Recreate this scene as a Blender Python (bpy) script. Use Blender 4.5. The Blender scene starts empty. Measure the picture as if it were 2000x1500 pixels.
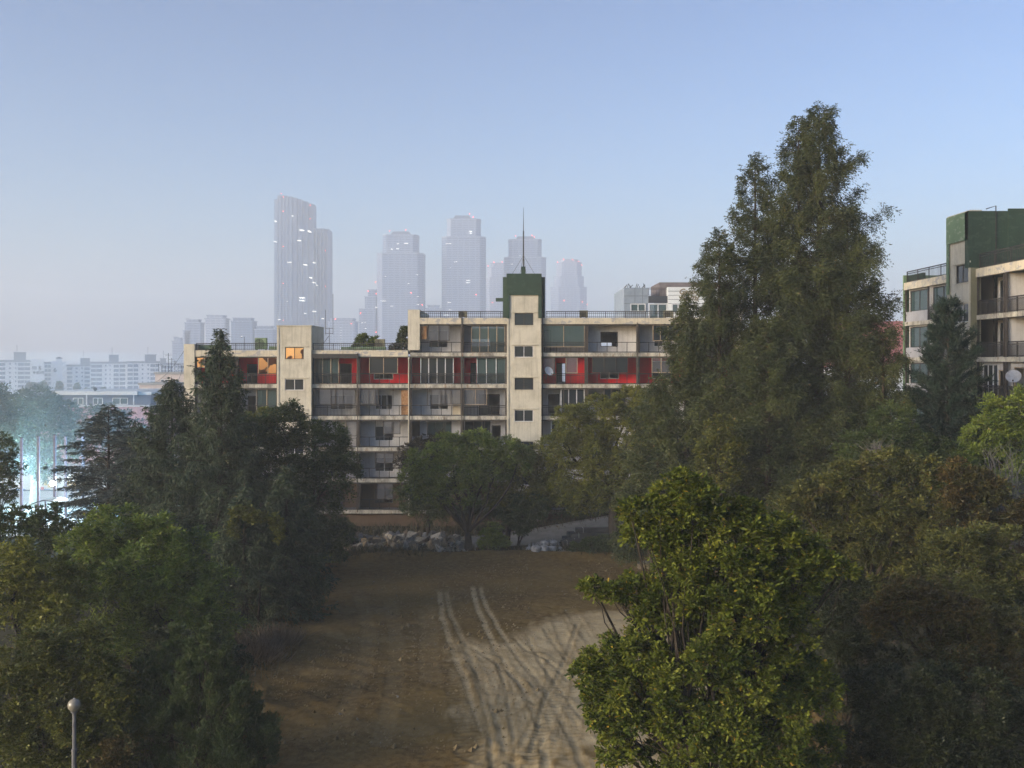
import bpy, math, random
import numpy as np
from mathutils import Vector, Matrix
R = math.radians
sc = bpy.context.scene
COL = sc.collection

# ------------------------------------------------------------------ camera
EYE, HOR, FPX = 14.2, 703.0, 1944.0
cam_d = bpy.data.cameras.new('camera'); cam = bpy.data.objects.new('camera', cam_d); COL.objects.link(cam)
cam.location = (0, 0, EYE); cam.rotation_euler = (R(90), 0, 0)
cam_d.sensor_width = 36; cam_d.lens = 36 * FPX / 2000
cam_d.shift_y = -(750 - HOR) / 2000
cam_d.clip_start = 0.1; cam_d.clip_end = 12000
sc.camera = cam

# ------------------------------------------------------------------ sky, sun, exposure
SUN_EL, SUN_AZ = 17, 240.0        # the glow of the low sun, behind the camera on its left (azimuth clockwise from +Y)
w = bpy.data.worlds.new('World'); sc.world = w; w.use_nodes = True
nt = w.node_tree; nt.nodes.clear()
wo = nt.nodes.new('ShaderNodeOutputWorld'); bg = nt.nodes.new('ShaderNodeBackground')
sky = nt.nodes.new('ShaderNodeTexSky'); sky.sky_type = 'NISHITA'; sky.sun_disc = False
sky.sun_elevation = R(SUN_EL); sky.sun_rotation = R(SUN_AZ)
sky.altitude = 0; sky.air_density = 1.0; sky.dust_density = 2.3; sky.ozone_density = 3.4
bg.inputs['Strength'].default_value = 0.15
# the clear zenith sinks a little deeper than the model's: its contrast is raised about a middle value
s1 = nt.nodes.new('ShaderNodeVectorMath'); s1.operation = 'SCALE'; s1.inputs['Scale'].default_value = 1 / 7.0
gm = nt.nodes.new('ShaderNodeGamma'); gm.inputs['Gamma'].default_value = 1.45
s2 = nt.nodes.new('ShaderNodeVectorMath'); s2.operation = 'SCALE'; s2.inputs['Scale'].default_value = 7.0
nt.links.new(sky.outputs[0], s1.inputs[0]); nt.links.new(s1.outputs[0], gm.inputs['Color'])
nt.links.new(gm.outputs[0], s2.inputs[0]); nt.links.new(s2.outputs[0], bg.inputs['Color'])
nt.links.new(bg.outputs[0], wo.inputs['Surface'])
sd = bpy.data.lights.new('sun', 'SUN'); sd.energy = 0.7; sd.angle = R(22); sd.color = (1.0, .97, .91)
so = bpy.data.objects.new('sun', sd); COL.objects.link(so)
_az, _el = R(SUN_AZ), R(SUN_EL)
_dir = Vector((math.sin(_az) * math.cos(_el), math.cos(_az) * math.cos(_el), math.sin(_el)))
so.rotation_euler = _dir.to_track_quat('Z', 'Y').to_euler()
sc.view_settings.view_transform = 'Standard'; sc.view_settings.look = 'None'
sc.view_settings.gamma = 1.0; sc.view_settings.exposure = 0.97
sc.cycles.use_denoising = True; sc.cycles.use_adaptive_sampling = False
sc.cycles.max_bounces = 6; sc.cycles.diffuse_bounces = 3; sc.cycles.glossy_bounces = 2
sc.cycles.transmission_bounces = 3; sc.cycles.transparent_max_bounces = 8; sc.cycles.volume_bounces = 4
sc.cycles.sample_clamp_indirect = 3.0

# ------------------------------------------------------------------ helpers
def PX(px, Y): return (px - 1000.0) / FPX * Y
def PZ(py, Y): return EYE - (py - HOR) / FPX * Y
def sstep(x, a, b):
    t = np.clip((np.asarray(x, float) - a) / (b - a), 0, 1); return t * t * (3 - 2 * t)

def ground_z(x, y):
    x = np.asarray(x, float); y = np.asarray(y, float)
    far = sstep(y, 150, 430)
    z = -27.0 * far
    z = z + (1 - far) * (-2.2 * sstep(-x, 30, 40) * sstep(y, 70, 90))          # the sports ground lies lower
    z = z + (1 - far) * 1.5 * sstep(x, -4, 13) * sstep(y, 73.5, 81)             # lane climbing to the right
    z = z + .35 * np.exp(-((y - 71.5) / 1.3) ** 2) * sstep(x, -13, -9) * sstep(-x, -13, -10)
    z = z + 1.0 * sstep(-x, 15, 24) * sstep(y, 40, 60) * sstep(-y, -75, -66)
    z = z + 38.0 * sstep(y, 2150, 2460)                                         # low hills closing the view
    return z
def gz(x, y): return float(ground_z(x, y))

def mat(name, color, rough=.85, spec=.3, metal=0.0):
    m = bpy.data.materials.new(name); m.use_nodes = True
    b = m.node_tree.nodes['Principled BSDF']
    b.inputs['Base Color'].default_value = (*color, 1); b.inputs['Roughness'].default_value = rough
    b.inputs['Specular IOR Level'].default_value = spec; b.inputs['Metallic'].default_value = metal
    return m

class NT:
    def __init__(s, m): s.t = m.node_tree; s.b = s.t.nodes.get('Principled BSDF')
    def n(s, typ, **kw):
        nd = s.t.nodes.new(typ)
        for k, v in kw.items():
            if k in nd.inputs.keys(): nd.inputs[k].default_value = v
            else: setattr(nd, k, v)
        return nd
    def l(s, a, b): s.t.links.new(a, b)
    def coord(s, scale=(1, 1, 1), kind='Object'):
        tc = s.n('ShaderNodeTexCoord'); mp = s.n('ShaderNodeMapping'); mp.inputs['Scale'].default_value = scale
        s.l(tc.outputs[kind], mp.inputs['Vector']); return mp.outputs[0]
    def noise(s, vec, scale, detail=4, rough=.55):
        nd = s.n('ShaderNodeTexNoise', Scale=scale, Detail=detail, Roughness=rough); s.l(vec, nd.inputs['Vector']); return nd.outputs['Fac']
    def ramp(s, fac, stops):
        nd = s.n('ShaderNodeValToRGB'); r = nd.color_ramp
        while len(r.elements) < len(stops): r.elements.new(.5)
        for e, (p, c) in zip(r.elements, stops):
            e.position = p; e.color = (*c, 1) if len(c) == 3 else c
        s.l(fac, nd.inputs['Fac']); return nd.outputs['Color']
    def mix(s, fac, a, b, blend='MIX'):
        nd = s.n('ShaderNodeMix', data_type='RGBA', blend_type=blend)
        for v, i in ((fac, 0), (a, 6), (b, 7)):
            if isinstance(v, (int, float)): nd.inputs[i].default_value = v
            elif isinstance(v, tuple): nd.inputs[i].default_value = (*v, 1)
            else: s.l(v, nd.inputs[i])
        return nd.outputs[2]
    def math(s, op, a, b=None):
        nd = s.n('ShaderNodeMath', operation=op)
        for v, i in ((a, 0), (b, 1)):
            if v is None: continue
            if isinstance(v, (int, float)): nd.inputs[i].default_value = v
            else: s.l(v, nd.inputs[i])
        return nd.outputs[0]
    def bump(s, h, strength=.4, dist=.05):
        nd = s.n('ShaderNodeBump', Strength=strength, Distance=dist); s.l(h, nd.inputs['Height']); s.l(nd.outputs[0], s.b.inputs['Normal'])

def mat_plaster(name, color, dirt=(.2, .19, .16), amount=.5, patch=None, rust=False, scale=1.0):
    """weathered painted render: blotches, rain streaks running down, optional peeled patches and rust runs"""
    m = mat(name, color); t = NT(m)
    v = t.coord(); n1 = t.noise(v, .9 * scale, 6, .65); n2 = t.noise(t.coord((6 * scale, 6 * scale, .35 * scale)), 1.0, 4, .6)
    c = t.mix(t.math('MULTIPLY', t.math('SUBTRACT', n1, .42), amount * 2.2), color, dirt)
    f = t.ramp(n2, [(.5, (0, 0, 0)), (.72, (1, 1, 1))])
    c = t.mix(t.math('MULTIPLY', f, amount * .7), c, dirt)
    if patch:
        p = t.ramp(t.noise(t.coord((1.2, 1.2, 2.2)), 1.4 * scale, 5, .6), [(.56, (0, 0, 0)), (.58, (1, 1, 1))])
        c = t.mix(t.math('MULTIPLY', p, .75), c, patch)
    if rust:
        r = t.ramp(t.noise(t.coord((1.7, 1.7, .35)), 1.5, 4, .75), [(.55, (0, 0, 0)), (.66, (1, 1, 1))])
        c = t.mix(t.math('MULTIPLY', r, .8), c, (.20, .09, .025))
        k = t.ramp(t.noise(t.coord((1.2, 1.2, .6)), 1.1, 6, .75), [(.45, (0, 0, 0)), (.62, (1, 1, 1))])
        c = t.mix(t.math('MULTIPLY', k, .75), c, (.07, .065, .06))
    t.l(c, t.b.inputs['Base Color']); t.bump(t.noise(v, 9, 3), .25, .02)
    return m

def mat_noise(name, c1, c2, scale=3.0, rough=.85, detail=5, bump=0.0, spec=.3, stretch=(1, 1, 1), lo=.35, hi=.65):
    m = mat(name, c1, rough, spec); t = NT(m)
    n = t.noise(t.coord(stretch), scale, detail, .6)
    t.l(t.ramp(n, [(lo, c1), (hi, c2)]), t.b.inputs['Base Color'])
    if bump: t.bump(n, bump, .05)
    return m

def mat_glass(name, tint=(.02, .028, .033), alpha=0.0, rough=.03, refl=1.0):
    """window pane: dark reflecting body, optionally letting part of what is behind show through"""
    m = bpy.data.materials.new(name); m.use_nodes = True; t = NT(m)
    b = t.b; b.inputs['Base Color'].default_value = (*tint, 1); b.inputs['Roughness'].default_value = rough
    b.inputs['Specular IOR Level'].default_value = refl; b.inputs['IOR'].default_value = 1.5
    if alpha:
        tr = t.n('ShaderNodeBsdfTransparent'); mx = t.n('ShaderNodeMixShader'); mx.inputs[0].default_value = alpha
        t.l(b.outputs[0], mx.inputs[1]); t.l(tr.outputs[0], mx.inputs[2]); t.l(mx.outputs[0], t.t.nodes['Material Output'].inputs['Surface'])
    return m

def mat_emit(name, color, strength):
    m = bpy.data.materials.new(name); m.use_nodes = True; b = m.node_tree.nodes['Principled BSDF']
    b.inputs['Base Color'].default_value = (*color, 1)
    b.inputs['Emission Color'].default_value = (*color, 1); b.inputs['Emission Strength'].default_value = strength
    return m

def mat_leaf(name, dark, mid, light, odd=None, odd_amt=.03, patch=None, patch_lo=.6, rough=.5, trans=.16, spec=.25, pscale=.22):
    """leaves: each leaf's own colour comes from its tint; patch is a second colour over whole boughs"""
    m = bpy.data.materials.new(name); m.use_nodes = True; t = NT(m); b = t.b
    a = t.n('ShaderNodeAttribute', attribute_name='tint').outputs['Fac']
    stops = [(0, dark), (.5, mid), (.93 - odd_amt, light)]
    if odd: stops += [(.95 - odd_amt, light), (.97 - odd_amt, odd), (1, odd)]
    c = t.ramp(a, stops)
    n = t.noise(t.coord(), .8, 3, .5)
    c = t.mix(t.math('MULTIPLY', n, .35), c, (dark[0] * .7, dark[1] * .75, dark[2] * .9))
    if patch:
        p = t.ramp(t.noise(t.coord(), pscale, 3, .5), [(patch_lo, (0, 0, 0)), (patch_lo + .09, (1, 1, 1))])
        pc = t.ramp(a, [(0, tuple(q * .45 for q in patch)), (.6, patch), (1, tuple(q * 1.25 for q in patch))])
        c = t.mix(t.math('MULTIPLY', p, .8), c, pc)
    t.l(c, b.inputs['Base Color']); b.inputs['Roughness'].default_value = rough; b.inputs['Specular IOR Level'].default_value = spec
    tl = t.n('ShaderNodeBsdfTranslucent'); t.l(c, tl.inputs['Color'])
    mx = t.n('ShaderNodeMixShader'); mx.inputs[0].default_value = trans
    t.l(b.outputs[0], mx.inputs[1]); t.l(tl.outputs[0], mx.inputs[2]); t.l(mx.outputs[0], t.t.nodes['Material Output'].inputs['Surface'])
    return m

def tag(o, label=None, cat=None, group=None, kind=None):
    if label: o['label'] = label
    if cat: o['category'] = cat
    if group: o['group'] = group
    if kind: o['kind'] = kind
    return o
def thing(name, label, cat, loc=(0, 0, 0), rz=0, group=None):
    o = bpy.data.objects.new(name, None); COL.objects.link(o); o.location = loc; o.rotation_euler = (0, 0, rz)
    o.empty_display_size = .2
    return tag(o, label, cat, group)
def copy_tree(o, parent=None):
    c = o.copy(); COL.objects.link(c)
    if parent: c.parent = parent
    for ch in [k for k in COL.objects if k.parent == o]: copy_tree(ch, c)
    return c
def link_mesh(name, me, m, parent=None, loc=None):
    if m is not None: me.materials.append(m)
    o = bpy.data.objects.new(name, me); COL.objects.link(o)
    if parent: o.parent = parent
    if loc is not None: o.location = loc
    return o

class MB:
    """collects boxes, tubes and faces; build() links them as one mesh object"""
    def __init__(s): s.v = []; s.f = []
    def box(s, x0, x1, y0, y1, z0, z1):
        b = len(s.v); s.v += [(x, y, z) for x in (x0, x1) for y in (y0, y1) for z in (z0, z1)]
        s.f += [tuple(b + i for i in q) for q in ((0, 1, 3, 2), (4, 6, 7, 5), (0, 4, 5, 1), (2, 3, 7, 6), (0, 2, 6, 4), (1, 5, 7, 3))]; return s
    def poly(s, pts):
        b = len(s.v); s.v += [tuple(p) for p in pts]; s.f.append(tuple(range(b, b + len(pts)))); return s
    def tube(s, pts, rad, n=6, cap=True):
        pts = [Vector(p) for p in pts]
        if not hasattr(rad, '__len__'): rad = [rad] * len(pts)
        b = len(s.v); up = None
        for i, p in enumerate(pts):
            d = (pts[min(i + 1, len(pts) - 1)] - pts[max(i - 1, 0)]).normalized()
            if up is None: up = Vector((0, 0, 1)) if abs(d.z) < .9 else Vector((1, 0, 0))
            a = d.cross(up).normalized(); c = a.cross(d).normalized(); up = c
            for k in range(n):
                t = 2 * math.pi * k / n; s.v.append(tuple(p + (a * math.cos(t) + c * math.sin(t)) * rad[i]))
        for i in range(len(pts) - 1):
            for k in range(n):
                q = (k + 1) % n; s.f.append((b + i * n + k, b + i * n + q, b + (i + 1) * n + q, b + (i + 1) * n + k))
        if cap:
            s.f.append(tuple(b + k for k in range(n))[::-1]); s.f.append(tuple(b + (len(pts) - 1) * n + k for k in range(n)))
        return s
    def prism(s, poly, z0, z1):
        b = len(s.v); n = len(poly)
        s.v += [(x, y, z0) for x, y in poly] + [(x, y, z1) for x, y in poly]
        s.f.append(tuple(range(b, b + n))[::-1]); s.f.append(tuple(range(b + n, b + 2 * n)))
        for k in range(n): q = (k + 1) % n; s.f.append((b + k, b + q, b + n + q, b + n + k))
        return s
    def build(s, name, m, parent=None, loc=None, smooth=False):
        me = bpy.data.meshes.new(name); me.from_pydata(s.v, [], s.f); me.update()
        if smooth: me.polygons.foreach_set('use_smooth', [True] * len(me.polygons))
        return link_mesh(name, me, m, parent, loc)

# ------------------------------------------------------------------ foliage
def nrm(a): return a / np.maximum(np.linalg.norm(a, axis=-1, keepdims=True), 1e-9)
def rand_dirs(rng, n): return nrm(rng.normal(size=(n, 3)))

def leaf_mesh(name, base, d, nn, L, W, tint, shape='quad'):
    d = nrm(d); nn = nrm(nn - (nn * d).sum(1, keepdims=True) * d); s = np.cross(nn, d)
    L = L[:, None]; W = W[:, None]; N = len(base)
    if shape == 'quad':
        vs = [base, base + d * L * .5 + s * W * .5 + nn * W * .1, base + d * L, base + d * L * .5 - s * W * .5 + nn * W * .1]
    else:
        vs = [base, base + d * L * .42 + s * W * .42 + nn * W * .12, base + d * L * .76 + s * W * .46 + nn * W * .08, base + d * L - nn * W * .12,
              base + d * L * .76 - s * W * .46 + nn * W * .08, base + d * L * .42 - s * W * .42 + nn * W * .12]
    k = len(vs); V = np.stack(vs, 1).reshape(-1, 3).astype(np.float32)
    me = bpy.data.meshes.new(name); me.vertices.add(N * k); me.vertices.foreach_set('co', V.ravel())
    me.loops.add(N * k); me.loops.foreach_set('vertex_index', np.arange(N * k, dtype=np.int32))
    me.polygons.add(N); me.polygons.foreach_set('loop_start', np.arange(0, N * k, k, dtype=np.int32))
    me.update(calc_edges=True)
    at = me.attributes.new('tint', 'FLOAT', 'FACE'); at.data.foreach_set('value', tint.astype(np.float32))
    return me

def sprays(rng, start, d, ln, k, leaf, droop=.15, updir=.95, side=.7, jit=.25, tint0=None, spread=.12):
    """leaves set alternately along straight twigs; returns arrays for leaf_mesh"""
    T = len(start); s = (np.arange(k) + rng.random((T, k))) / k
    P = start[:, None] + d[:, None] * (ln[:, None] * s)[..., None]
    P[..., 2] -= droop * ln[:, None] * s ** 2
    sd = nrm(np.cross(d, np.array([0, 0, 1.0])) + 1e-3)
    sg = np.where((np.arange(k) % 2) == 0, 1.0, -1.0)[None, :, None]
    D = d[:, None] + side * sg * sd[:, None] + rng.normal(size=(T, k, 3)) * jit; D[..., 2] -= droop * s
    Nn = rng.normal(size=(T, k, 3)) * .5; Nn[..., 2] += updir
    P = P + rng.normal(size=P.shape) * spread * leaf[0]
    M = T * k
    Ls = leaf[0] * (.55 + .85 * rng.random(M)); Ws = leaf[1] * (.7 + .6 * rng.random(M))
    t0 = rng.random(T) if tint0 is None else tint0
    ti = np.clip(.62 * np.repeat(t0, k) + .38 * rng.random(M), 0, 1)
    ti = np.clip(.5 + (ti - .5) * 1.2, 0, .89); ti = np.where(rng.random(M) < .012, 1.0, ti)
    return P.reshape(M, 3), D.reshape(M, 3), Nn.reshape(M, 3), Ls, Ws, ti

def cat(parts): return [np.concatenate(a) for a in zip(*parts)]

def limb(mb, rng, p0, p1, r0, r1, sag=0.0, wob=.06, n=7, sides=6):
    p0 = np.array(p0, float); p1 = np.array(p1, float); L = np.linalg.norm(p1 - p0); pts = []
    o = rng.normal(size=3) * wob * L
    for i in range(n):
        t = i / (n - 1); p = p0 + (p1 - p0) * t + o * math.sin(math.pi * t) + rng.normal(size=3) * wob * .18 * L * (0 < i < n - 1)
        p[2] += sag * L * math.sin(math.pi * t); pts.append(tuple(p))
    mb.tube(pts, [r0 + (r1 - r0) * (i / (n - 1)) for i in range(n)], sides)
    return pts

def broad_tree(name, label, Y, tpx, lobes, lm, bm, leaf=(.1, .06), dens=1.0, seed=1, group=None, shape='quad', trunk_r=.18,
               sub=.34, k=6, base=None, catg='tree', forks=None, twig=1.0, droop=.15, inner=.25, limbs=True, rise=.45, side=.7):
    """lobes: (px, py, half width px, half height px, depth offset m) masses of the crown at distance Y"""
    rng = np.random.default_rng(seed)
    bx = PX(tpx, Y); bz = gz(bx, Y) if base is None else base
    root = thing(name, label, catg, (bx, Y, bz), 0, group); off = np.array([bx, Y, bz])
    L3 = []
    for (px, py, rx, ry, dy) in lobes:
        y = Y + dy; a = rx / FPX * y; c = ry / FPX * y
        L3.append((np.array([PX(px, y), y, PZ(py, y)]) - off, np.array([a, .5 * (a + c) if a < 2.2 * c else a * .8, c])))
    out = []; subs = []
    for c, r in L3:
        rs = max(.18, sub * float(np.cbrt(r[0] * r[1] * r[2])))
        area = 4 * math.pi * ((r[0] * r[1]) ** 1.6 / 3 + (r[0] * r[2]) ** 1.6 / 3 + (r[1] * r[2]) ** 1.6 / 3) ** (1 / 1.6)
        ns = max(10, int(1.25 * area / (math.pi * rs * rs)))
        u = rand_dirs(rng, ns); u[:, 2] += .12; u = nrm(u); rad = rng.uniform(.62, 1.03, ns); inn = rng.random(ns) < inner; rad[inn] = rng.uniform(.2, .6, inn.sum())
        sc_ = c + u * r * rad[:, None]; srs = rs * rng.uniform(.55, 1.3, ns)
        subs.append((c, sc_, srs, u))
        nt_ = np.maximum(6, (dens * 40.0 * (srs / leaf[0]) ** 1.5 / k).astype(int))
        idx = np.repeat(np.arange(ns), nt_); T = len(idx)
        dd = nrm(rand_dirs(rng, T) + .55 * u[idx] + np.array([0, 0, rise])); dd[:, 2] *= .75 if rise < .6 else 1.0; dd = nrm(dd)
        st = sc_[idx] + dd * (srs[idx] * rng.uniform(.15, .75, T))[:, None] * np.array([1, 1, .75])
        ln = srs[idx] * rng.uniform(.35, .75, T) * twig
        st_t = np.clip(rng.random(ns)[idx] * .72 + rng.random(T) * .28, 0, 1)
        out.append(sprays(rng, st, dd, ln, k, leaf, droop=droop, tint0=st_t, side=side))
    A = cat(out)
    me = leaf_mesh('crown', *A, shape=shape); crown = link_mesh('crown', me, lm, root)
    mb = MB()
    zmin = min((c[2] - r[2]) for c, r in L3)
    fk = max(.8, zmin * .85 + .4) if forks is None else forks
    top = np.array([rng.normal() * .1, 0, fk]); lean = np.mean([c for c, r in L3], axis=0); top[:2] += lean[:2] * .12
    limb(mb, rng, (0, 0, -.3), top, trunk_r * 1.25, trunk_r * .8, n=6, sides=9, wob=.03)
    for (c, s_, rs_, u) in subs:
        if not limbs: break
        pts = limb(mb, rng, top - np.array([0, 0, .1]), c, trunk_r * .42, trunk_r * .12, sag=.03, wob=.045)
        m = min(len(s_), 4); ii = rng.choice(len(s_), m, replace=False)
        for i in ii:
            j = rng.integers(3, 7); limb(mb, rng, pts[j], s_[i], trunk_r * .11, .01, wob=.08, n=5, sides=4)
    mb.build('trunk', bm, root, smooth=True)
    return root, len(me.polygons)

def conifer(name, label, Y, px, base_z, top_py, prof, lm, bm, seed=1, nb=260, leaf=(.16, .035), kind='spruce', group=None, dens=1.0,
            trunk_r=.22, low=.05, catg='tree', side_fn=None, elev=None, droopb=.35, k=8, lean=0.0, gap=.0, leader=True, tipw=.0, bare=0):
    """prof: list of (height fraction, radius m) outline of the crown; branches in whorls along the trunk"""
    rng = np.random.default_rng(seed)
    x = PX(px, Y); bz = gz(x, Y) if base_z is None else base_z; H = PZ(top_py, Y) - bz
    root = thing(name, label, catg, (x, Y, bz), 0, group)
    hs = np.array([p[0] for p in prof]); rs = np.array([p[1] for p in prof])
    mb = MB(); mb.tube([(lean * H * t * t, 0, -.3 + (H + .3) * t) for t in np.linspace(0, 1, 9)], [trunk_r * (1 - t) ** .8 + .012 for t in np.linspace(0, 1, 9)], 8)
    S = []; D = []; LN = []; TT = []
    for i in range(nb):
        t = low + (1 - low) * (i + rng.random()) / nb; t = t ** .9 if kind == 'spruce' else t
        az = i * 2.39996 + rng.normal() * .35
        r = np.interp(t, hs, rs) * (rng.uniform(.72, 1.08) if rng.random() > .12 else rng.uniform(.9, 1.25))
        if side_fn: r *= side_fn(az, t)
        if gap and rng.random() < gap: continue
        if kind == 'redwood':
            q = math.sin(az * 2 + t * 23 + seed) + math.sin(az * 3 - t * 37 + 2 * seed) + .6 * math.sin(az + t * 61)
            if q < -.9: r *= .55
            r *= 1 + .13 * q * rng.random()
        z0 = t * H; ca, sa = math.cos(az), math.sin(az); x0 = lean * H * t * t
        el = (elev(t) if elev else .1) + rng.normal() * .08
        npt = 7; pts = []
        for j in range(npt):
            s = j / (npt - 1); rr = r * s
            zz = z0 + rr * math.tan(el) - droopb * r * (s ** 1.5 if kind != 'spruce' else (1.6 * s ** 1.3 - .75 * s ** 3)) * (1 - .55 * t)
            pts.append((x0 + ca * rr, sa * rr, zz))
        P = np.array(pts); mb.tube(pts, [.035 * (1 - .8 * j / 6) * (.5 + .1 * r) for j in range(npt)], 3, cap=False)
        ntw = max(4, int(dens * r * (9 if kind == 'spruce' else 11)))
        s = rng.uniform(.12, 1, ntw) ** (.75 if kind != 'redwood' else .5)
        base = np.stack([np.interp(s, np.linspace(0, 1, npt), P[:, q]) for q in range(3)], 1)
        out = np.array([ca, sa, 0]); sd = np.array([-sa, ca, 0]); sg = rng.choice([-1, 1], ntw)[:, None]
        if kind == 'spruce':      # hanging curtains of branchlets
            hang = rng.random(ntw)[:, None] < .6
            d = np.where(hang, .3 * out + .25 * sg * sd + np.array([0, 0, -1.0]), .75 * out + .9 * sg * sd + np.array([0, 0, -.15])) + rng.normal(size=(ntw, 3)) * .18
            ln = (.3 + .20 * r) * (1.15 - .75 * s) * rng.uniform(.6, 1.2, ntw) + .12
        elif kind == 'redwood':   # soft feathery sprays, lifted then hanging at the tips
            d = .6 * out + .8 * sg * sd * rng.random((ntw, 1)) + np.array([0, 0, 1.0]) * rng.uniform(-1.0, .45, (ntw, 1)) + rng.normal(size=(ntw, 3)) * .3
            base = base + rng.normal(size=base.shape) * np.array([.2, .2, .18]) * (.35 + .16 * r); ln = (.28 + .11 * r) * rng.uniform(.5, 1.2, ntw)
        elif kind == 'cedar':     # flat layered plates
            d = .7 * out + 1.0 * sg * sd + np.array([0, 0, -.25]) + rng.normal(size=(ntw, 3)) * .15
            ln = (.25 + .22 * r) * (1.1 - .7 * s) * rng.uniform(.6, 1.2, ntw)
        else:                     # pine: tufts turned up
            d = .6 * out + .4 * sg * sd + np.array([0, 0, .9]) + rng.normal(size=(ntw, 3)) * .3
            ln = np.full(ntw, .3) * rng.uniform(.7, 1.3, ntw)
        S.append(base); D.append(nrm(d)); LN.append(ln); TT.append(np.full(ntw, rng.random()) * .8 + rng.random(ntw) * .2)
    S = np.concatenate(S); D = np.concatenate(D); LN = np.concatenate(LN); TT = np.concatenate(TT)
    if kind in ('spruce', 'cedar'): A = sprays(rng, S, D, LN, k, leaf, droop=.12, updir=.4, side=.45, jit=.2, tint0=TT, spread=.1)
    elif kind == 'redwood': A = sprays(rng, S, D, LN, k, leaf, droop=.3, updir=.4, side=.9, jit=.3, tint0=TT, spread=.3)
    else: A = sprays(rng, S, D, LN, k, leaf, droop=-.1, updir=.2, side=.6, jit=.5, tint0=TT, spread=.1)
    me = leaf_mesh('crown', *A); link_mesh('crown', me, lm, root)
    for q in range(bare):         # dead bare twigs at the very top
        az = rng.random() * 6.28; z0 = H * (1 - .012 * (q + 1) - .01); l = .35 + .12 * q
        mb.tube([(0, 0, z0), (math.cos(az) * l * .6, math.sin(az) * l * .6, z0 + .12), (math.cos(az) * l, math.sin(az) * l, z0 + .38)], [.022, .016, .008], 4)
    mb.build('trunk', bm, root, smooth=True)
    return root, len(me.polygons)

# ------------------------------------------------------------------ materials
M = {}
M['cream'] = mat_plaster('cream_render', (.54, .50, .405), (.19, .165, .12), .62, patch=None)
M['fascia'] = mat_plaster('peeling_fascia', (.56, .50, .38), (.15, .14, .12), .6, patch=(.27, .27, .29))
M['slab'] = mat_plaster('stained_slab', (.52, .49, .41), (.12, .11, .09), .7, rust=True)
M['white_wall'] = mat_plaster('dull_white_wall', (.50, .485, .47), (.2, .18, .17), .5)
M['grey_wall'] = mat_plaster('grey_wall', (.36, .36, .38), (.15, .14, .13), .5)
M['red_wall'] = mat_plaster('red_wall', (.60, .012, .016), (.2, .01, .02), .55)
M['brown_wall'] = mat_plaster('brown_wall', (.12, .08, .05), (.05, .03, .02), .5)
M['green'] = mat_plaster('dark_green_paint', (.028, .055, .036), (.012, .022, .016), .6, patch=(.04, .068, .046))
M['green_pale'] = mat_plaster('faded_green_paint', (.14, .21, .12), (.08, .13, .07), .5, patch=(.26, .30, .22))
M['olive'] = mat_plaster('olive_render', (.2, .19, .12), (.09, .085, .05), .5)
M['metal'] = mat_noise('dark_railing_paint', (.018, .018, .02), (.045, .04, .036), 4, .6)
M['bronze'] = mat_noise('tan_window_frame', (.27, .2, .13), (.4, .31, .22), 3, .5)
M['white_fr'] = mat_noise('white_window_frame', (.62, .62, .64), (.45, .44, .43), 3, .5)
M['dark_fr'] = mat_noise('brown_window_frame', (.03, .026, .023), (.065, .052, .042), 3, .6)
M['glass'] = mat_glass('window_glass', (.022, .028, .033), 0, .03, .5)
M['glass_grey'] = mat_glass('dusty_glass', (.12, .125, .14), .35, .25, .5)
M['glass_teal'] = mat_glass('teal_glass', (.05, .085, .09), .2, .06, .6)
M['interior'] = mat('dark_interior', (.05, .048, .046), .95)
M['roof'] = mat_noise('roof_sheet', (.1, .15, .11), (.16, .2, .15), 1.2)
M['tin'] = mat_noise('aged_steel', (.2, .2, .2), (.32, .31, .29), 5, .6)
M['rust'] = mat_noise('rusted_board', (.2, .085, .03), (.33, .2, .1), 6)
M['curtain'] = mat_noise('cream_curtain', (.62, .55, .42), (.5, .43, .32), 2, stretch=(8, 8, .3))
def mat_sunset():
    """sunset reflection painted into a mirror pane: orange tint broken by dark silhouette patches"""
    m = mat('painted_reflection_pane', (.95, .42, .1), .06, .5, 1.0); t = NT(m)
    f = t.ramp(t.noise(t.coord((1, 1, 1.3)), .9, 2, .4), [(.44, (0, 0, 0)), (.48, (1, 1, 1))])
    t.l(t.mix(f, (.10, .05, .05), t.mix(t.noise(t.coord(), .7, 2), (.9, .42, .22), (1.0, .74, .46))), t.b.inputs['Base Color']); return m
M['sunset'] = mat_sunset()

# ------------------------------------------------------------------ parts of a walk-up block
def wall_holes(mb, x0, x1, z0, z1, y0, y1, holes):
    xs = sorted({x0, x1, *[h[0] for h in holes], *[h[1] for h in holes]}); xs = [x for x in xs if x0 <= x <= x1]
    for a, b in zip(xs, xs[1:]):
        hs = sorted([(h[2], h[3]) for h in holes if h[0] < (a + b) / 2 < h[1]]); z = z0
        for c, d in hs:
            if c > z: mb.box(a, b, y0, y1, z, c)
            z = max(z, d)
        if z < z1: mb.box(a, b, y0, y1, z, z1)

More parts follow.
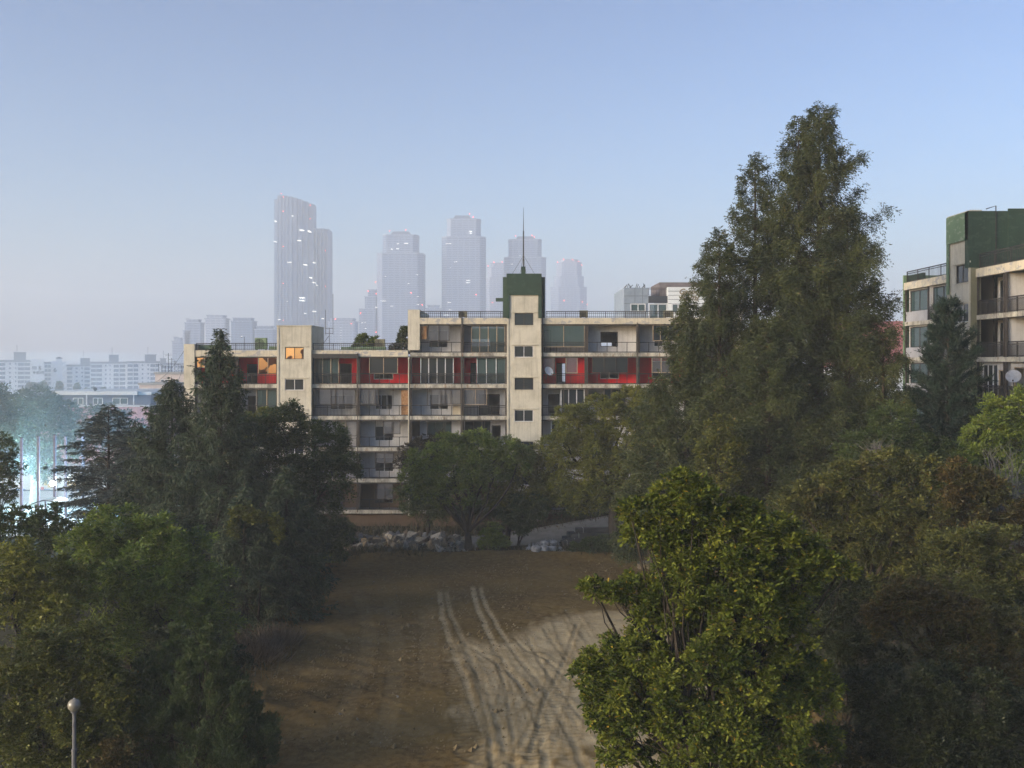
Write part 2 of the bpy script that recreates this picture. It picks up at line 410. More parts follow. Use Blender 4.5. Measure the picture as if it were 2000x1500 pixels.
def window(parent, x0, x1, z0, z1, y, n=2, fr='dark_fr', gl='glass', fw=.05, dep=.07, skip=(), label=None, mid=None):
    mb = MB(); mb.box(x0, x1, y, y + dep, z0, z0 + fw).box(x0, x1, y, y + dep, z1 - fw, z1)
    mb.box(x0, x0 + fw, y, y + dep, z0 + fw, z1 - fw).box(x1 - fw, x1, y, y + dep, z0 + fw, z1 - fw)
    w_ = (x1 - x0) / n
    for i in range(1, n): mb.box(x0 + w_ * i - fw / 2, x0 + w_ * i + fw / 2, y, y + dep, z0 + fw, z1 - fw)
    if mid: mb.box(x0 + fw, x1 - fw, y + .01, y + dep - .01, z0 + mid, z0 + mid + fw)
    f = mb.build('window', M[fr], parent)
    if label: f['label'] = label
    g = MB()
    for i in range(n):
        if i in skip: continue
        t = .012 * math.sin(i * 5.1 + x0 * 3 + z0 * 7)
        a, b = x0 + w_ * i + fw * .6, x0 + w_ * (i + 1) - fw * .6
        g.poly([(a, y + .035 - t, z0 + fw * .6), (b, y + .035 + t, z0 + fw * .6), (b, y + .045 + t, z1 - fw * .6), (a, y + .045 - t, z1 - fw * .6)])
    if g.v: g.build('pane', M[gl], f)
    return f

def railing(parent, x0, x1, z0, h, style, y=0.0, name='railing', mt='metal', step=.12):
    mb = MB(); r = .03
    mb.box(x0, x1, y - r, y + r, z0 + h - .06, z0 + h)
    if style == 'bars':
        mb.box(x0, x1, y - .02, y + .02, z0 + .05, z0 + .09); mb.box(x0, x1, y - .02, y + .02, z0 + h - .2, z0 + h - .16)
        n = max(2, int((x1 - x0) / step))
        for i in range(n + 1):
            x = x0 + (x1 - x0) * i / n; w_ = .028 if i % 10 == 0 else .011
            x = min(max(x, x0 + w_), x1 - w_); mb.box(x - w_, x + w_, y - w_, y + w_, z0, z0 + h - .06)
    else:
        mb.box(x0, x1, y - .03, y + .03, z0 + .02, z0 + .1)
        n = 5 if (x1 - x0) > 4 else 4
        for i in range(n + 1):
            x = min(max(x0 + (x1 - x0) * i / n, x0 + .03), x1 - .03); mb.box(x - .026, x + .026, y - .026, y + .026, z0 + .1, z0 + h - .06)
    return mb.build(name, M[mt], parent)

FL = [633, 696, 757.5, 819.5, 881, 942, 1003]      # source rows: underside of slab above each floor
def stair_tower(root, x0, x1, ztop, zbot, ys, wx0, wx1, wrows, back=5.2, orange=(), cap='cream', pan=None):
    """ys: front face; wrows: window rows (z0, z1)"""
    mb = MB(); th = .22
    holes = [(wx0, wx1, a, b) for a, b in wrows]
    wall_holes(mb, x0, x1, zbot, ztop, ys, ys + th, holes)
    mb.box(x0, x0 + th, ys + th, back, zbot, ztop); mb.box(x1 - th, x1, ys + th, back, zbot, ztop)
    mb.box(x0 + th, x1 - th, back - th, back, zbot, ztop); mb.box(x0 + th, x1 - th, ys + th, back - th, ztop - .2, ztop - .02)
    st = mb.build('stair_tower', M['cream'], root)
    lm = MB()
    for i, (a, b) in enumerate(wrows):
        lm.box(wx0 - .35, wx1 + .35, ys - .07, ys - .003, b + .04, b + .15)
        lm.box(wx0 - .04, wx1 + .04, ys - .05, ys + .1, a - .06, a - .003)
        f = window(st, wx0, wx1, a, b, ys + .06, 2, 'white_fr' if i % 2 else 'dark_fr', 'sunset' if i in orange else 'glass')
    pw = .16
    lm.box(x0 + .003, x0 + pw, ys - .05, ys - .003, zbot, ztop - .12); lm.box(x1 - pw, x1 - .003, ys - .05, ys - .003, zbot, ztop - .12)
    lm.box(x0 - .04, x1 + .04, ys - .06, back + .04, ztop + .002, ztop + .1)
    lm.build('ledge', M['cream'], st)
    dk = MB()
    for a, b in wrows: dk.box(x0 + .3, x1 - .3, ys + 1.6, ys + 1.7, a - .8, b + .6)
    dk.build('dark_backing', M['interior'], st)  # dark sheets behind the windows: the unlit stairwell put in as colour
    return st

# ------------------------------------------------------------------ the derelict apartment block across the yard
YB = 85.0; RD = 1.35
def bX(px, d=0.0): return PX(px, YB + d)
def bZ(py, d=0.0): return PZ(py, YB + d)
blk = thing('apartment_block', 'long cream apartment block with a band of red balcony walls across the dirt yard', 'apartment block', (0, YB, 0))
LW = [381, 461, 543]; LM = [610, 700, 801]; RW = [801, 903, 990]; RX = [1057, 1145, 1246, 1347, 1430]
XL, XS, XR = bX(360), bX(797), bX(1450)
DEP = 9.6
top_l, top_r = bZ(684), bZ(621)
# floors
def slab_z(i): return bZ(FL[i])             # underside i
wl = MB()
wl.box(XL, bX(381), -.15, DEP, -.5, bZ(672)); wl.build('end_wall', M['cream'], blk); wl = MB()
wl.box(bX(797), bX(820), -.12, DEP, top_l + .003, bZ(605)); wl.box(bX(797) + .003, bX(800), -.04, .5, .9, top_l - .6)
wl.build('step_wall', M['cream'], blk); wl = MB()
wl.box(bX(1430), XR, -.15, DEP, -.5, bZ(605))
wl.build('end_wall', M['cream'], blk)
rw = MB()
see = [(1098, 1136, 706, 745), (560 / 3.571 + 780, 602 / 3.571 + 780, 770, 790), (922, 957, 662, 676), (1170, 1195, 668, 676)]
holes = [(bX(a, 9.4), bX(b, 9.4), bZ(d, 9.4), bZ(c, 9.4)) for a, b, c, d in see]
wall_holes(rw, bX(381) + .003, bX(797), -.4, top_l - .6, DEP - .2, DEP, [h for h in holes if h[1] < bX(797)])
wall_holes(rw, bX(820), bX(1430) - .003, -.4, top_r - .6, DEP - .2, DEP, [h for h in holes if h[0] > bX(820)])
rw.box(bX(797) + .003, bX(820) - .003, DEP - .2, DEP, -.4, top_l - .6)
rw.build('rear_wall', M['grey_wall'], blk)
bs = MB(); bs.box(bX(381) + .003, bX(543) - .003, .3, .5, -.6, bZ(1006)); bs.box(bX(610) + .003, bX(990) - .003, .3, .5, -.6, bZ(1006)); bs.box(bX(1057) + .003, bX(1430) - .003, .3, .5, -.6, bZ(1006))
bs.build('plinth', M['brown_wall'], blk)
segs_l = [(381, 543), (610, 801)]; segs_r = [(801, 990), (1057, 1430)]
for i in range(1, 7):
    f = MB()
    for a, b in segs_l + segs_r:
        if i == 1 and (a, b) in segs_l: continue
        f.box(bX(a) + .004, bX(b) - .004, -.02, .16, bZ(FL[i]), bZ(FL[i] - 7))
    f.build('balcony_slab', M['slab'], blk)
    g = MB()
    for a, b in segs_l + segs_r:
        if i == 1 and (a, b) in segs_l: continue
        g.box(bX(a) + .004, bX(b) - .004, .164, DEP - .21, bZ(FL[i]) + .02, bZ(FL[i] - 6))
    g.build('floor', M['grey_wall'], blk)
fa = MB()
for a, b in segs_l:
    fa.box(bX(a) + .004, bX(min(b, 797)) - .004, -.1, .25, bZ(696.5), bZ(684.2))
fa.box(bX(820) + .004, bX(990) - .004, -.1, .25, bZ(633), bZ(621)); fa.box(bX(1057) + .004, bX(1430) - .004, -.1, .25, bZ(633), bZ(621))
fa.build('roof_fascia', M['fascia'], blk)
rf = MB()
rf.box(bX(381) + .004, bX(797) - .004, .254, DEP, bZ(690), bZ(685)); rf.box(bX(820) + .004, bX(1430) - .004, .254, DEP, bZ(627), bZ(622))
rf.build('roof', M['roof'], blk)
# party walls between the flats
for p in [461, 700, 801, 903, 1145, 1246, 1347]:
    pw = MB(); x = bX(p, .7); zt = (bZ(640) if p >= 801 else bZ(702))
    for i in range(0, 6):
        if i == 0 and p < 801: continue
        pw.box(x - .07, x + .07, .17, DEP - .25, bZ(FL[i + 1] - 7) + .003, bZ(FL[i]) - .003)
    pw.build('party_wall', M['white_wall'], blk)
for p, s in ((381, 1), (543, -1), (610, 1), (990, -1), (1057, 1), (1430, -1)):
    x = bX(p); sd_ = MB()
    sd_.box(min(x, x + s * .1) + .003 * s, max(x, x + s * .1) + .003 * s, .3, DEP - .25, .9, top_l - .65)
    sd_.build('flank_wall', M['grey_wall'], blk)
# dark awning over the balcony right of the left tower
aw = MB(); aw.box(bX(611), bX(699), -.35, .3, bZ(700), bZ(691)); aw.build('awning', M['metal'], blk)

# every flat: (floor, left px, right px): wall colour, back wall windows, outer glazing, railing
# back items: (x0, x1, y0, y1, kind, frame, glass, panes); outer items the same at the balcony edge
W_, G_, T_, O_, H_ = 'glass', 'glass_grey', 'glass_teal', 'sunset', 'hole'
cells = {
 (0, 801): ('white_wall', [(837, 875, 645, 679, H_, 'white_fr', W_, 2)], [(836, 878, 635, 666, G_, 'dark_fr', G_, 2)], 'posts'),
 (0, 903): ('grey_wall', [(920, 987, 638, 689, W_, 'bronze', T_, 4)], [], 'bars'),
 (0, 1057): ('grey_wall', [(1063, 1076, 645, 690, H_, 'dark_fr', W_, 1)], [(1060, 1142, 635, 678, G_, 'bronze', T_, 2)], 'bars'),
 (0, 1145): ('white_wall', [(1173, 1207, 648, 677, H_, 'dark_fr', W_, 1)], [], 'posts'),
 (0, 1246): ('white_wall', [(1277, 1313, 648, 677, H_, 'white_fr', W_, 2)], [(1275, 1320, 635, 666, G_, 'bronze', W_, 3)], 'posts'),
 (0, 1347): ('grey_wall', [(1370, 1410, 640, 689, W_, 'bronze', W_, 3)], [], 'bars'),
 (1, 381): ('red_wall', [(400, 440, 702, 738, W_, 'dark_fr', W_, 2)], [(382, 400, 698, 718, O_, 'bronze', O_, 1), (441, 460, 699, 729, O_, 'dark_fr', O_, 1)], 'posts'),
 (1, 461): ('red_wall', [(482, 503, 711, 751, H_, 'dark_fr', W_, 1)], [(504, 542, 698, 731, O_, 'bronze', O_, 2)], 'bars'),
 (1, 610): ('red_wall', [(614, 662, 701, 750, W_, 'bronze', T_, 3), (663, 687, 710, 751, H_, 'bronze', W_, 1)], [], 'bars'),
 (1, 700): ('red_wall', [(730, 768, 722, 741, H_, 'white_fr', W_, 2)], [(721, 777, 698, 730, G_, 'bronze', W_, 2)], 'posts'),
 (1, 801): ('red_wall', [(821, 886, 699, 751, W_, 'white_fr', W_, 4)], [], 'bars'),
 (1, 903): ('red_wall', [(919, 930, 709, 751, H_, 'dark_fr', W_, 1), (931, 988, 699, 751, W_, 'white_fr', T_, 3)], [], 'bars'),
 (1, 1057): ('red_wall', [(1087, 1105, 709, 750, H_, 'dark_fr', W_, 1)], [(1061, 1084, 698, 730, G_, 'dark_fr', G_, 1), (1105, 1128, 698, 729, G_, 'bronze', G_, 1)], 'bars'),
 (1, 1145): ('red_wall', [(1172, 1209, 705, 740, H_, 'white_fr', W_, 2)], [(1157, 1226, 698, 728, G_, 'dark_fr', W_, 3)], 'posts'),
 (1, 1246): ('red_wall', [(1273, 1312, 705, 740, W_, 'white_fr', W_, 2)], [(1273, 1310, 698, 728, G_, 'bronze', G_, 2)], 'posts'),
 (1, 1347): ('red_wall', [(1370, 1410, 702, 751, W_, 'bronze', W_, 3)], [], 'bars'),
 (2, 381): ('white_wall', [(408, 440, 770, 800, W_, 'white_fr', W_, 2)], [(384, 402, 760, 790, G_, 'dark_fr', G_, 1)], 'posts'),
 (2, 461): ('white_wall', [(484, 500, 773, 812, H_, 'dark_fr', W_, 1), (501, 541, 762, 812, W_, 'bronze', T_, 2)], [], 'posts'),
 (2, 610): ('white_wall', [(645, 690, 772, 800, H_, 'white_fr', W_, 3)], [(622, 694, 760, 790, G_, 'dark_fr', G_, 3)], 'bars'),
 (2, 700): ('white_wall', [(733, 767, 771, 800, H_, 'white_fr', W_, 3)], [(702, 739, 760, 790, G_, 'dark_fr', G_, 2)], 'posts'),
 (2, 801): ('white_wall', [(839, 876, 770, 800, H_, 'white_fr', W_, 2)], [(842, 900, 760, 790, G_, 'dark_fr', G_, 3)], 'posts'),
 (2, 903): ('white_wall', [(935, 976, 770, 812, H_, 'dark_fr', W_, 2)], [(906, 951, 760, 791, G_, 'bronze', G_, 2)], 'bars'),
 (2, 1057): ('white_wall', [(1071, 1092, 770, 812, H_, 'dark_fr', W_, 1), (1095, 1142, 760, 811, W_, 'white_fr', W_, 3)], [], 'bars'),
 (2, 1145): ('white_wall', [(1180, 1222, 762, 811, W_, 'dark_fr', W_, 3)], [], 'posts'),
 (2, 1246): ('white_wall', [(1273, 1312, 770, 800, W_, 'white_fr', W_, 2)], [], 'posts'),
 (3, 610): ('white_wall', [(659, 674, 832, 875, H_, 'dark_fr', W_, 1)], [(676, 697, 822, 852, G_, 'dark_fr', G_, 1)], 'bars'),
 (3, 700): ('white_wall', [(732, 768, 832, 861, H_, 'white_fr', W_, 2)], [(748, 782, 822, 848, G_, 'dark_fr', G_, 2)], 'posts'),
 (3, 801): ('grey_wall', [(802, 820, 822, 852, W_, 'dark_fr', W_, 1), (834, 882, 822, 850, W_, 'dark_fr', T_, 3)], [], 'posts'),
 (3, 903): ('grey_wall', [(908, 958, 822, 860, W_, 'dark_fr', W_, 3), (960, 978, 831, 874, H_, 'dark_fr', W_, 1)], [], 'bars'),
 (3, 1057): ('white_wall', [(1076, 1087, 822, 872, W_, 'white_fr', W_, 1)], [], 'posts'),
 (4, 610): ('white_wall', [(645, 670, 894, 936, H_, 'dark_fr', W_, 2)], [], 'bars'),
 (4, 700): ('white_wall', [(732, 769, 893, 921, H_, 'white_fr', W_, 2)], [(732, 769, 884, 905, G_, 'dark_fr', G_, 2)], 'posts'),
 (4, 801): ('white_wall', [(838, 876, 893, 921, W_, 'white_fr', W_, 2)], [], 'posts'),
 (5, 610): ('brown_wall', [(645, 670, 956, 997, H_, 'dark_fr', W_, 2)], [], 'bars'),
 (5, 700): ('brown_wall', [(732, 768, 954, 983, H_, 'dark_fr', W_, 2)], [(735, 768, 944, 975, G_, 'dark_fr', G_, 2)], 'posts'),
 (5, 801): ('brown_wall', [(838, 876, 954, 983, W_, 'white_fr', W_, 2)], [], 'posts'),
}
bays = [(381, 461), (461, 543), (610, 700), (700, 801), (801, 903), (903, 990), (1057, 1145), (1145, 1246), (1246, 1347), (1347, 1430)]
for (a, b) in bays:
    for i in range(6):
        if i == 0 and b <= 801: continue
        col, back, outer, rs = cells.get((i, a), ('white_wall' if i < 5 else 'brown_wall', [], [], 'posts' if (b - a) > 90 else 'bars'))
        x0, x1 = bX(a) + .08, bX(b) - .08; z0, z1 = bZ(FL[i + 1] - 7), bZ(FL[i])
        z0 += .004
        bw = MB(); hl = [(bX(p, RD), bX(q, RD), max(bZ(s, RD), z0), bZ(r, RD)) for p, q, r, s, kd, fr, gl, n in back]
        wall_holes(bw, bX(a, RD) + .004, bX(b, RD) - .004, z0, z1 - .004, RD, RD + .15, hl)
        wallp = bw.build('balcony_wall', M[col], blk)
        for h, (p, q, r, s, kd, fr, gl, n) in zip(hl, back):
            sk = ()
            if kd == W_ and s - r > 45:            # full height sliding windows stand near the balcony edge
                window(blk, bX(p, .3), bX(q, .3), z0 + .003, z1 - .08, .3, n, fr, gl, .07); continue
            if kd == H_: sk = tuple(range(n)) if n == 1 else (n - 1,)
            window(blk, h[0], h[1], h[2], h[3], RD + .03, n, fr, gl, .055, skip=sk)
        for (p, q, r, s, kd, fr, gl, n) in outer:
            window(blk, bX(p), bX(q), bZ(s), bZ(r), .02, n, fr, gl, .05)
        if i < 4 or b <= 1000: railing(blk, x0, x1, z0, .92, rs, .05)
# posts and head rails of the balcony fronts
for (a, b) in bays:
    fm = MB()
    for i in range(6):
        if i == 0 and b <= 801: continue
        z0, z1 = bZ(FL[i + 1] - 7) + .004, bZ(FL[i]) - .004
        for p in (a, b):
            x = bX(p) + (.07 if p == a else -.07); fm.box(x - .08, x + .08, -.01, .09, z0, z1)
        for t in ((.33, .67) if i in (2, 3, 4) and b - a > 90 else (.5,) if i in (2, 3) else ()):
            x = bX(a) + (bX(b) - bX(a)) * t; fm.box(x - .03, x + .03, 0, .06, z0 + .93, z1)
        fm.box(bX(a) + .16, bX(b) - .16, -.005, .08, z1 - .12, z1)
    fm.build('balcony_frame', M['dark_fr'], blk)
# pipes, leaning ladder, board
for p, ya, yb in ((902, 620, 1000), (1244, 630, 960), (1059, 560, 960), (699, 690, 1000), (800, 700, 940)):
    dp = MB(); dp.tube([(bX(p), -.16, bZ(yb)), (bX(p), -.16, bZ(ya))], .045, 6)
    dp.build('drain_pipe', M['dark_fr'], blk)
bd = MB(); bd.box(bX(783), bX(797), .25, .3, bZ(811), bZ(762)); bd.build('board', M['rust'], blk); bd = MB(); bd.box(bX(821), bX(833), .1, .14, bZ(662), bZ(637)); bd.build('board', M['rust'], blk)
for a, b, r, s in ((615, 640, 703, 748), (700, 730, 762, 789), (884, 900, 762, 810), (906, 925, 762, 790)):
    n = 14; cu = MB()
    for k in range(n):
        x0, x1 = bX(a, .5) + (bX(b, .5) - bX(a, .5)) * k / n, bX(a, .5) + (bX(b, .5) - bX(a, .5)) * (k + 1) / n; y0, y1 = .55 + .05 * (k % 2), .55 + .05 * ((k + 1) % 2)
        cu.poly([(x0, y0 + (RD if a == 615 else 0), bZ(s, .5)), (x1, y1 + (RD if a == 615 else 0), bZ(s, .5)), (x1, y1 + (RD if a == 615 else 0), bZ(r, .5)), (x0, y0 + (RD if a == 615 else 0), bZ(r, .5))])
    cu.build('curtain', M['curtain'], blk)
# stair towers
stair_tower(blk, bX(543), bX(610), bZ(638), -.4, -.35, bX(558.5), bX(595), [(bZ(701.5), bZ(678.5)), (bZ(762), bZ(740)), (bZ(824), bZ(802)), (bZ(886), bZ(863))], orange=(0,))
ct = stair_tower(blk, bX(990), bX(1057), bZ(541), -.4, -.35, bX(1005), bX(1041.5), [(bZ(635.5), bZ(612)), (bZ(698), bZ(675.5)), (bZ(761), bZ(738)), (bZ(823), bZ(800)), (bZ(885), bZ(862)), (bZ(947), bZ(924))])
gm_ = MB()
gm_.box(bX(989.5), bX(1057.5), -.47, -.36, bZ(577), bZ(536)); gm_.box(bX(989.5), bX(995), -.46, -.36, bZ(622), bZ(577)); gm_.box(bX(1051), bX(1057.5), -.46, -.36, bZ(622), bZ(577))
gm_.box(bX(982), bX(1065), .6, 5.4, bZ(621), bZ(540)); gm_.box(bX(989.5), bX(1057.5), -.36, 5.3, bZ(541) + .105, bZ(535))
gm_.box(bX(968), bX(983), .7, 1.5, bZ(587), bZ(581)); gm_.box(bX(1018), bX(1026.5), .2, .6, bZ(535), bZ(520))
gp = gm_.build('machine_house', M['green'], blk)
md = MB(); md.tube([(bX(1022.5), .4, bZ(520)), (bX(1022.5), .4, bZ(450))], .06, 6); md.tube([(bX(1022.5), .4, bZ(450)), (bX(1022.5), .4, bZ(404))], [.035, .012], 5)
for s in (-1, 1):
    md.tube([(bX(1022.5), .4, bZ(498)), (bX(1022.5 + s * 23), .4, bZ(536))], .014, 3); md.tube([(bX(1022.5), .4, bZ(498)), (bX(1022.5 + s * 8), 4.4, bZ(536))], .014, 3)
md.build('lightning_rod', M['metal'], blk)
# roof railings (two wings right, two left)
railing(blk, bX(820) + .05, bX(982), top_r + .02, bZ(608) - top_r, 'bars', .1, 'roof_railing', step=.17)
railing(blk, bX(1066), bX(1430) - .05, top_r + .02, bZ(608) - top_r, 'bars', .1, 'roof_railing', step=.17)
railing(blk, bX(381) + .05, bX(543) - .05, top_l + .02, bZ(670.5) - top_l, 'bars', .1, 'roof_railing', step=.17)
railing(blk, bX(611), bX(797) - .05, top_l + .02, bZ(670.5) - top_l, 'bars', .1, 'roof_railing', step=.17)
pp = MB(); pp.box(bX(382), bX(445), .9, 1.05, top_l + .03, bZ(674)); pp.box(bX(520), bX(543), .9, 1.0, top_l + .03, bZ(676)); pp.box(bX(662), bX(750), 1.0, 1.6, top_l + .03, bZ(677))
pp.build('planter_wall', M['green_pale'], blk)

# things standing on the roofs
def ac_unit(px, Y, z, w=1.0, h=.8, label='', mt='olive'):
    o = thing('air_conditioner_unit', label, 'air conditioner', (PX(px, Y), Y, z), 0, 'outdoor air conditioners on the roof')
    a = MB(); a.box(-w / 2, w / 2, -.18, .2, .08, h); a.box(-w / 2 + .05, -w / 2 + .15, -.1, .15, 0, .08); a.box(w / 2 - .15, w / 2 - .05, -.1, .15, 0, .08); a.build('case', M[mt], o)
    g = MB(); n = 18; r = h * .36; cx = -.1
    for k in range(3):
        rr = r * (1 - .3 * k); g.tube([(cx + rr * math.cos(2 * math.pi * j / n), -.2, h * .54 + rr * math.sin(2 * math.pi * j / n)) for j in range(n + 1)], .014, 4, cap=False)
    g.box(cx - .02, cx + .02, -.21, -.185, h * .54 - r, h * .54 + r).box(cx - r, cx + r, -.213, -.187, h * .54 - .02, h * .54 + .02)
    g.build('fan_grille', M['metal'], o); return o
ac_unit(904, 86.0, top_r + .02, .75, .62, 'small boxy air conditioner behind the roof railing left of the green tower')
ac_unit(1140, 86.0, top_r + .02, .72, .66, 'green air conditioner with a reddish fan just right of the green tower')
ac_unit(1305, 86.0, top_r + .02, .85, .66, 'air conditioner on the roof railing beside the tall redwood', 'olive')
ac_unit(510, 86.2, top_l + .02, 1.0, 1.05, 'large green roof unit left of the cream stair tower', 'green_pale')
ac_unit(742, 86.4, top_l + .02, .85, .95, 'grey green roof unit right of the roof shrubs', 'olive')
def antenna(px, Y, z, label):
    o = thing('antenna_mast', label, 'antenna', (PX(px, Y), Y, z)); a = MB()
    h1 = PZ(640, Y) - z; a.tube([(0, 0, 0), (0, 0, h1)], .035, 5); a.build('pole', M['tin'], o)
    b = MB(); ox = .33
    b.tube([(-ox, 0, h1 - .6), (-ox, 0, PZ(605, Y) - z)], .016, 4); b.tube([(ox, 0, h1 - .6), (ox, 0, PZ(574, Y) - z)], .016, 4)
    b.tube([(-ox, 0, h1 - .05), (ox, 0, h1 - .05)], .018, 4); b.tube([(-ox, 0, h1 - .5), (ox, 0, h1 - .5)], .018, 4); b.tube([(-.05, 0, h1 - .75), (-.6, .1, .5)], .02, 4)
    b.build('aerial', M['metal'], o); return o
antenna(643, 87, top_l + .02, 'thin twin aerial mast on the lower roof beside the cream stair tower')
o = thing('antenna_mast', 'small hooked aerial on the left end of the roof', 'antenna', (bX(468), 86.5, top_l + .02)); a = MB()
a.tube([(0, 0, 0), (0, 0, 1.15), (-.3, 0, 1.12)], .018, 4); a.build('pole', M['metal'], o)
def dish(loc, r, label, rz, tilt=.5):
    o = thing('satellite_dish', label, 'satellite dish', loc, rz); a = MB(); n = 18; rings = 5
    for j in range(rings + 1):
        rr = r * j / rings
        for k in range(n):
            t = 2 * math.pi * k / n; a.v.append((rr * math.cos(t), -.3 + .28 * (rr / r) ** 2 * -r + .0, rr * math.sin(t)))
    for j in range(rings):
        for k in range(n): q = (k + 1) % n; a.f.append((j * n + k, j * n + q, (j + 1) * n + q, (j + 1) * n + k))
    a.v = [(x, y * math.cos(tilt) - z * math.sin(tilt) * -1, z * math.cos(tilt) + y * math.sin(tilt) * -1) for x, y, z in a.v]
    a.build('reflector', M['white_fr'], o, smooth=True)
    b = MB(); b.tube([(0, 0, -.1), (0, -.25, 0)], .025, 5); b.tube([(0, 0, -.1), (0, .1, -.5)], .03, 5); b.tube([(0, -.35, -r * .8), (0, -.75, -.05)], .014, 4); b.box(-.04, .04, -.8, -.72, -.09, .0); b.build('arm', M['metal'], o)
    return o
dish((bX(1067), 84.6, bZ(729)), .42, 'white satellite dish on the balcony right of the green topped stair tower', R(35))

# ------------------------------------------------------------------ right hand block, seen along its side
XF = 30.2
def rx(px): return -(XF * FPX / (px - 1000.0))          # local x of a source column on its facade (local x = -Y)
b2 = thing('apartment_block', 'apartment block at the right edge with a tall dark green stair house', 'apartment block', (XF, 0, 0), R(-90))
ZT = EYE + 5.9; ST = 2.72
e0, e1 = rx(1768), -49.0; t0, t1 = -68.0, -64.7
zf = [ZT - 3.0 - ST * i for i in range(0, 7)]
a = MB(); a.box(e0 - .2, e0, -.1, 11, -1, ZT + .6); a.build('end_wall', M['green_pale'], b2)
a = MB(); a.box(e0 + .003, e1, 10.8, 11, -1, ZT - .55); a.box(e1 - .2, e1, .2, 10.79, -1, ZT - .6); a.build('rear_wall', M['olive'], b2)
a = MB(); a.box(e0 + .003, t0 - .003, -.1, .3, ZT - .55, ZT); a.box(t1 + .003, e1, -.1, .3, ZT - .55, ZT); a.build('roof_fascia', M['fascia'], b2)
a = MB(); a.box(e0 + .003, e1 - .003, .304, 10.79, ZT - .4, ZT - .1); a.build('roof', M['roof'], b2)
for z in zf[:6]:
    a = MB(); a.box(e0 + .003, t0 - .003, -.06, .16, z - .3, z); a.box(t1 + .003, e1, -.06, .16, z - .3, z); a.build('balcony_slab', M['slab'], b2)
    a = MB(); a.box(e0 + .003, t0 - .003, .164, 10.7, z - .28, z - .02); a.box(t1 + .003, e1 - .21, .164, 10.7, z - .28, z - .02); a.build('floor', M['grey_wall'], b2)
a = MB(); a.box(e0 + .01, t0 - .01, .3, .5, -1.5, zf[5] - .3); a.box(t1 + .01, e1 - .01, .3, .5, -1.5, zf[5] - .3); a.build('plinth', M['brown_wall'], b2)
for i in range(6):
    a = MB(); z0, z1 = zf[i] + .004, (ZT - .555 if i == 0 else zf[i - 1] - .304)
    for x in (e0 + .1, (e0 + t0) / 2, t0 - .1, t1 + .12, t1 + 3.6, t1 + 3.9, t1 + 7.4, t1 + 7.7, e1 - .1): a.box(x - .07, x + .07, -.03, .07, z0, z1)
    a.build('balcony_frame', M['dark_fr'], b2)
    for x in ((e0 + t0) / 2, t1 + 3.75, t1 + 7.55): a = MB(); a.box(x - .06, x + .06, .2, 10.6, z0, z1); a.build('party_wall', M['white_wall'], b2)
bay2 = [(e0 + .2, (e0 + t0) / 2 - .1), ((e0 + t0) / 2 + .1, t0 - .2), (t1 + .2, t1 + 3.52), (t1 + 4.0, t1 + 7.3), (t1 + 7.8, e1 - .2)]
rr_ = random.Random(5)
for i in range(6):
    z0, z1 = zf[i] + .004, (ZT - .56 if i == 0 else zf[i - 1] - .31)
    for k, (x0, x1) in enumerate(bay2):
        L = x1 - x0
        if k in (2,): spec = [(x0 + .1, x0 + L * .62, z0, z1 - .15, 3, 'white_fr', W_, (), ), (x0 + L * .66, x1 - .1, z0, z1 - .5, 1, 'bronze', W_, (0,))]
        elif k in (0, 1): spec = [(x0 + .1, x1 - .4, z0 + .75, z1 - .1, 2, 'dark_fr', T_, ())]
        else: spec = [(x0 + .3, x0 + 1.5, z0, z1 - .3, 1, 'bronze', W_, (0,)), (x0 + 1.7, x1 - .2, z0 + .1, z1 - .1, 2, 'white_fr', W_, ())]
        dp_ = .25 if (k < 2 or i == 2) else 1.3
        bw = MB(); wall_holes(bw, x0 - .05, x1 + .05, z0, z1, dp_, dp_ + .15, [s[:4] for s in spec]); bw.build('balcony_wall', M['white_wall'], b2)
        for s in spec: window(b2, s[0], s[1], s[2], s[3], dp_ + .03, s[4], s[5], s[6], .06, skip=s[7])
        if k >= 2 or k == 1: railing(b2, x0, x1, z0, .95, 'bars', .0)
        else:
            pnl = MB(); pnl.box(x0, x1, -.02, .03, z0, z0 + .75); pnl.build('balcony_panel', M['grey_wall'], b2)
# its stair house
zt2 = EYE + 9.65
wr = [(z + 2.0, z + 3.2) for z in zf[:6]]
wr = [(EYE + 5.1 - 2.6 * i, EYE + 6.3 - 2.6 * i) for i in range(6)]
stair_tower(b2, t0, t1, zt2, -1, -.4, t0 + 1.15, t0 + 3.0, wr, back=.29)
a = MB(); a.box(t0 - .01, t1 - .02, -.54, -.47, zt2 - 1.8, zt2 + .02); a.box(t0 - .01, t0 + .35, -.53, -.47, zt2 - 5.2, zt2 - 1.803); a.build('painted_band', M['green_pale'], b2)
a = MB(); a.box(t0 + .02, t1 - .5, .31, 9.5, ZT - .08, zt2 - .05); a.box(t1 - .498, t1 + .04, -.54, 9.5, ZT + .1, zt2 + .03); a.box(t1 + .041, t1 + .16, 2.0, 3.2, ZT + .1, zt2 + .17); a.tube([(t1 + .3, 3.4, ZT), (t1 + .3, 3.4, ZT + 2.4)], .05, 6)
mh2 = a.build('machine_house', M['green'], b2)
a = MB()
for q in range(5): a.box(t1 + .042, t1 + .075, 4.4 + q * 1.1, 4.46 + q * 1.1, ZT + .15, zt2)
a.tube([(t1 + .12, 1.2, ZT + .2), (t1 + .12, 1.2, zt2 + .35), (t1 - 1.2, 1.2, zt2 + .35)], .035, 5); a.build('conduit', M['metal'], mh2)
a = MB()
for q in (6.0, 6.45): a.box(t1 + .2, t1 + .24, q, q + .04, ZT + .1, zt2 + .3)
for q in range(11): a.box(t1 + .2, t1 + .24, 6.04, 6.45, ZT + .3 + q * .3, ZT + .33 + q * .3)
a.build('ladder', M['tin'], mh2)
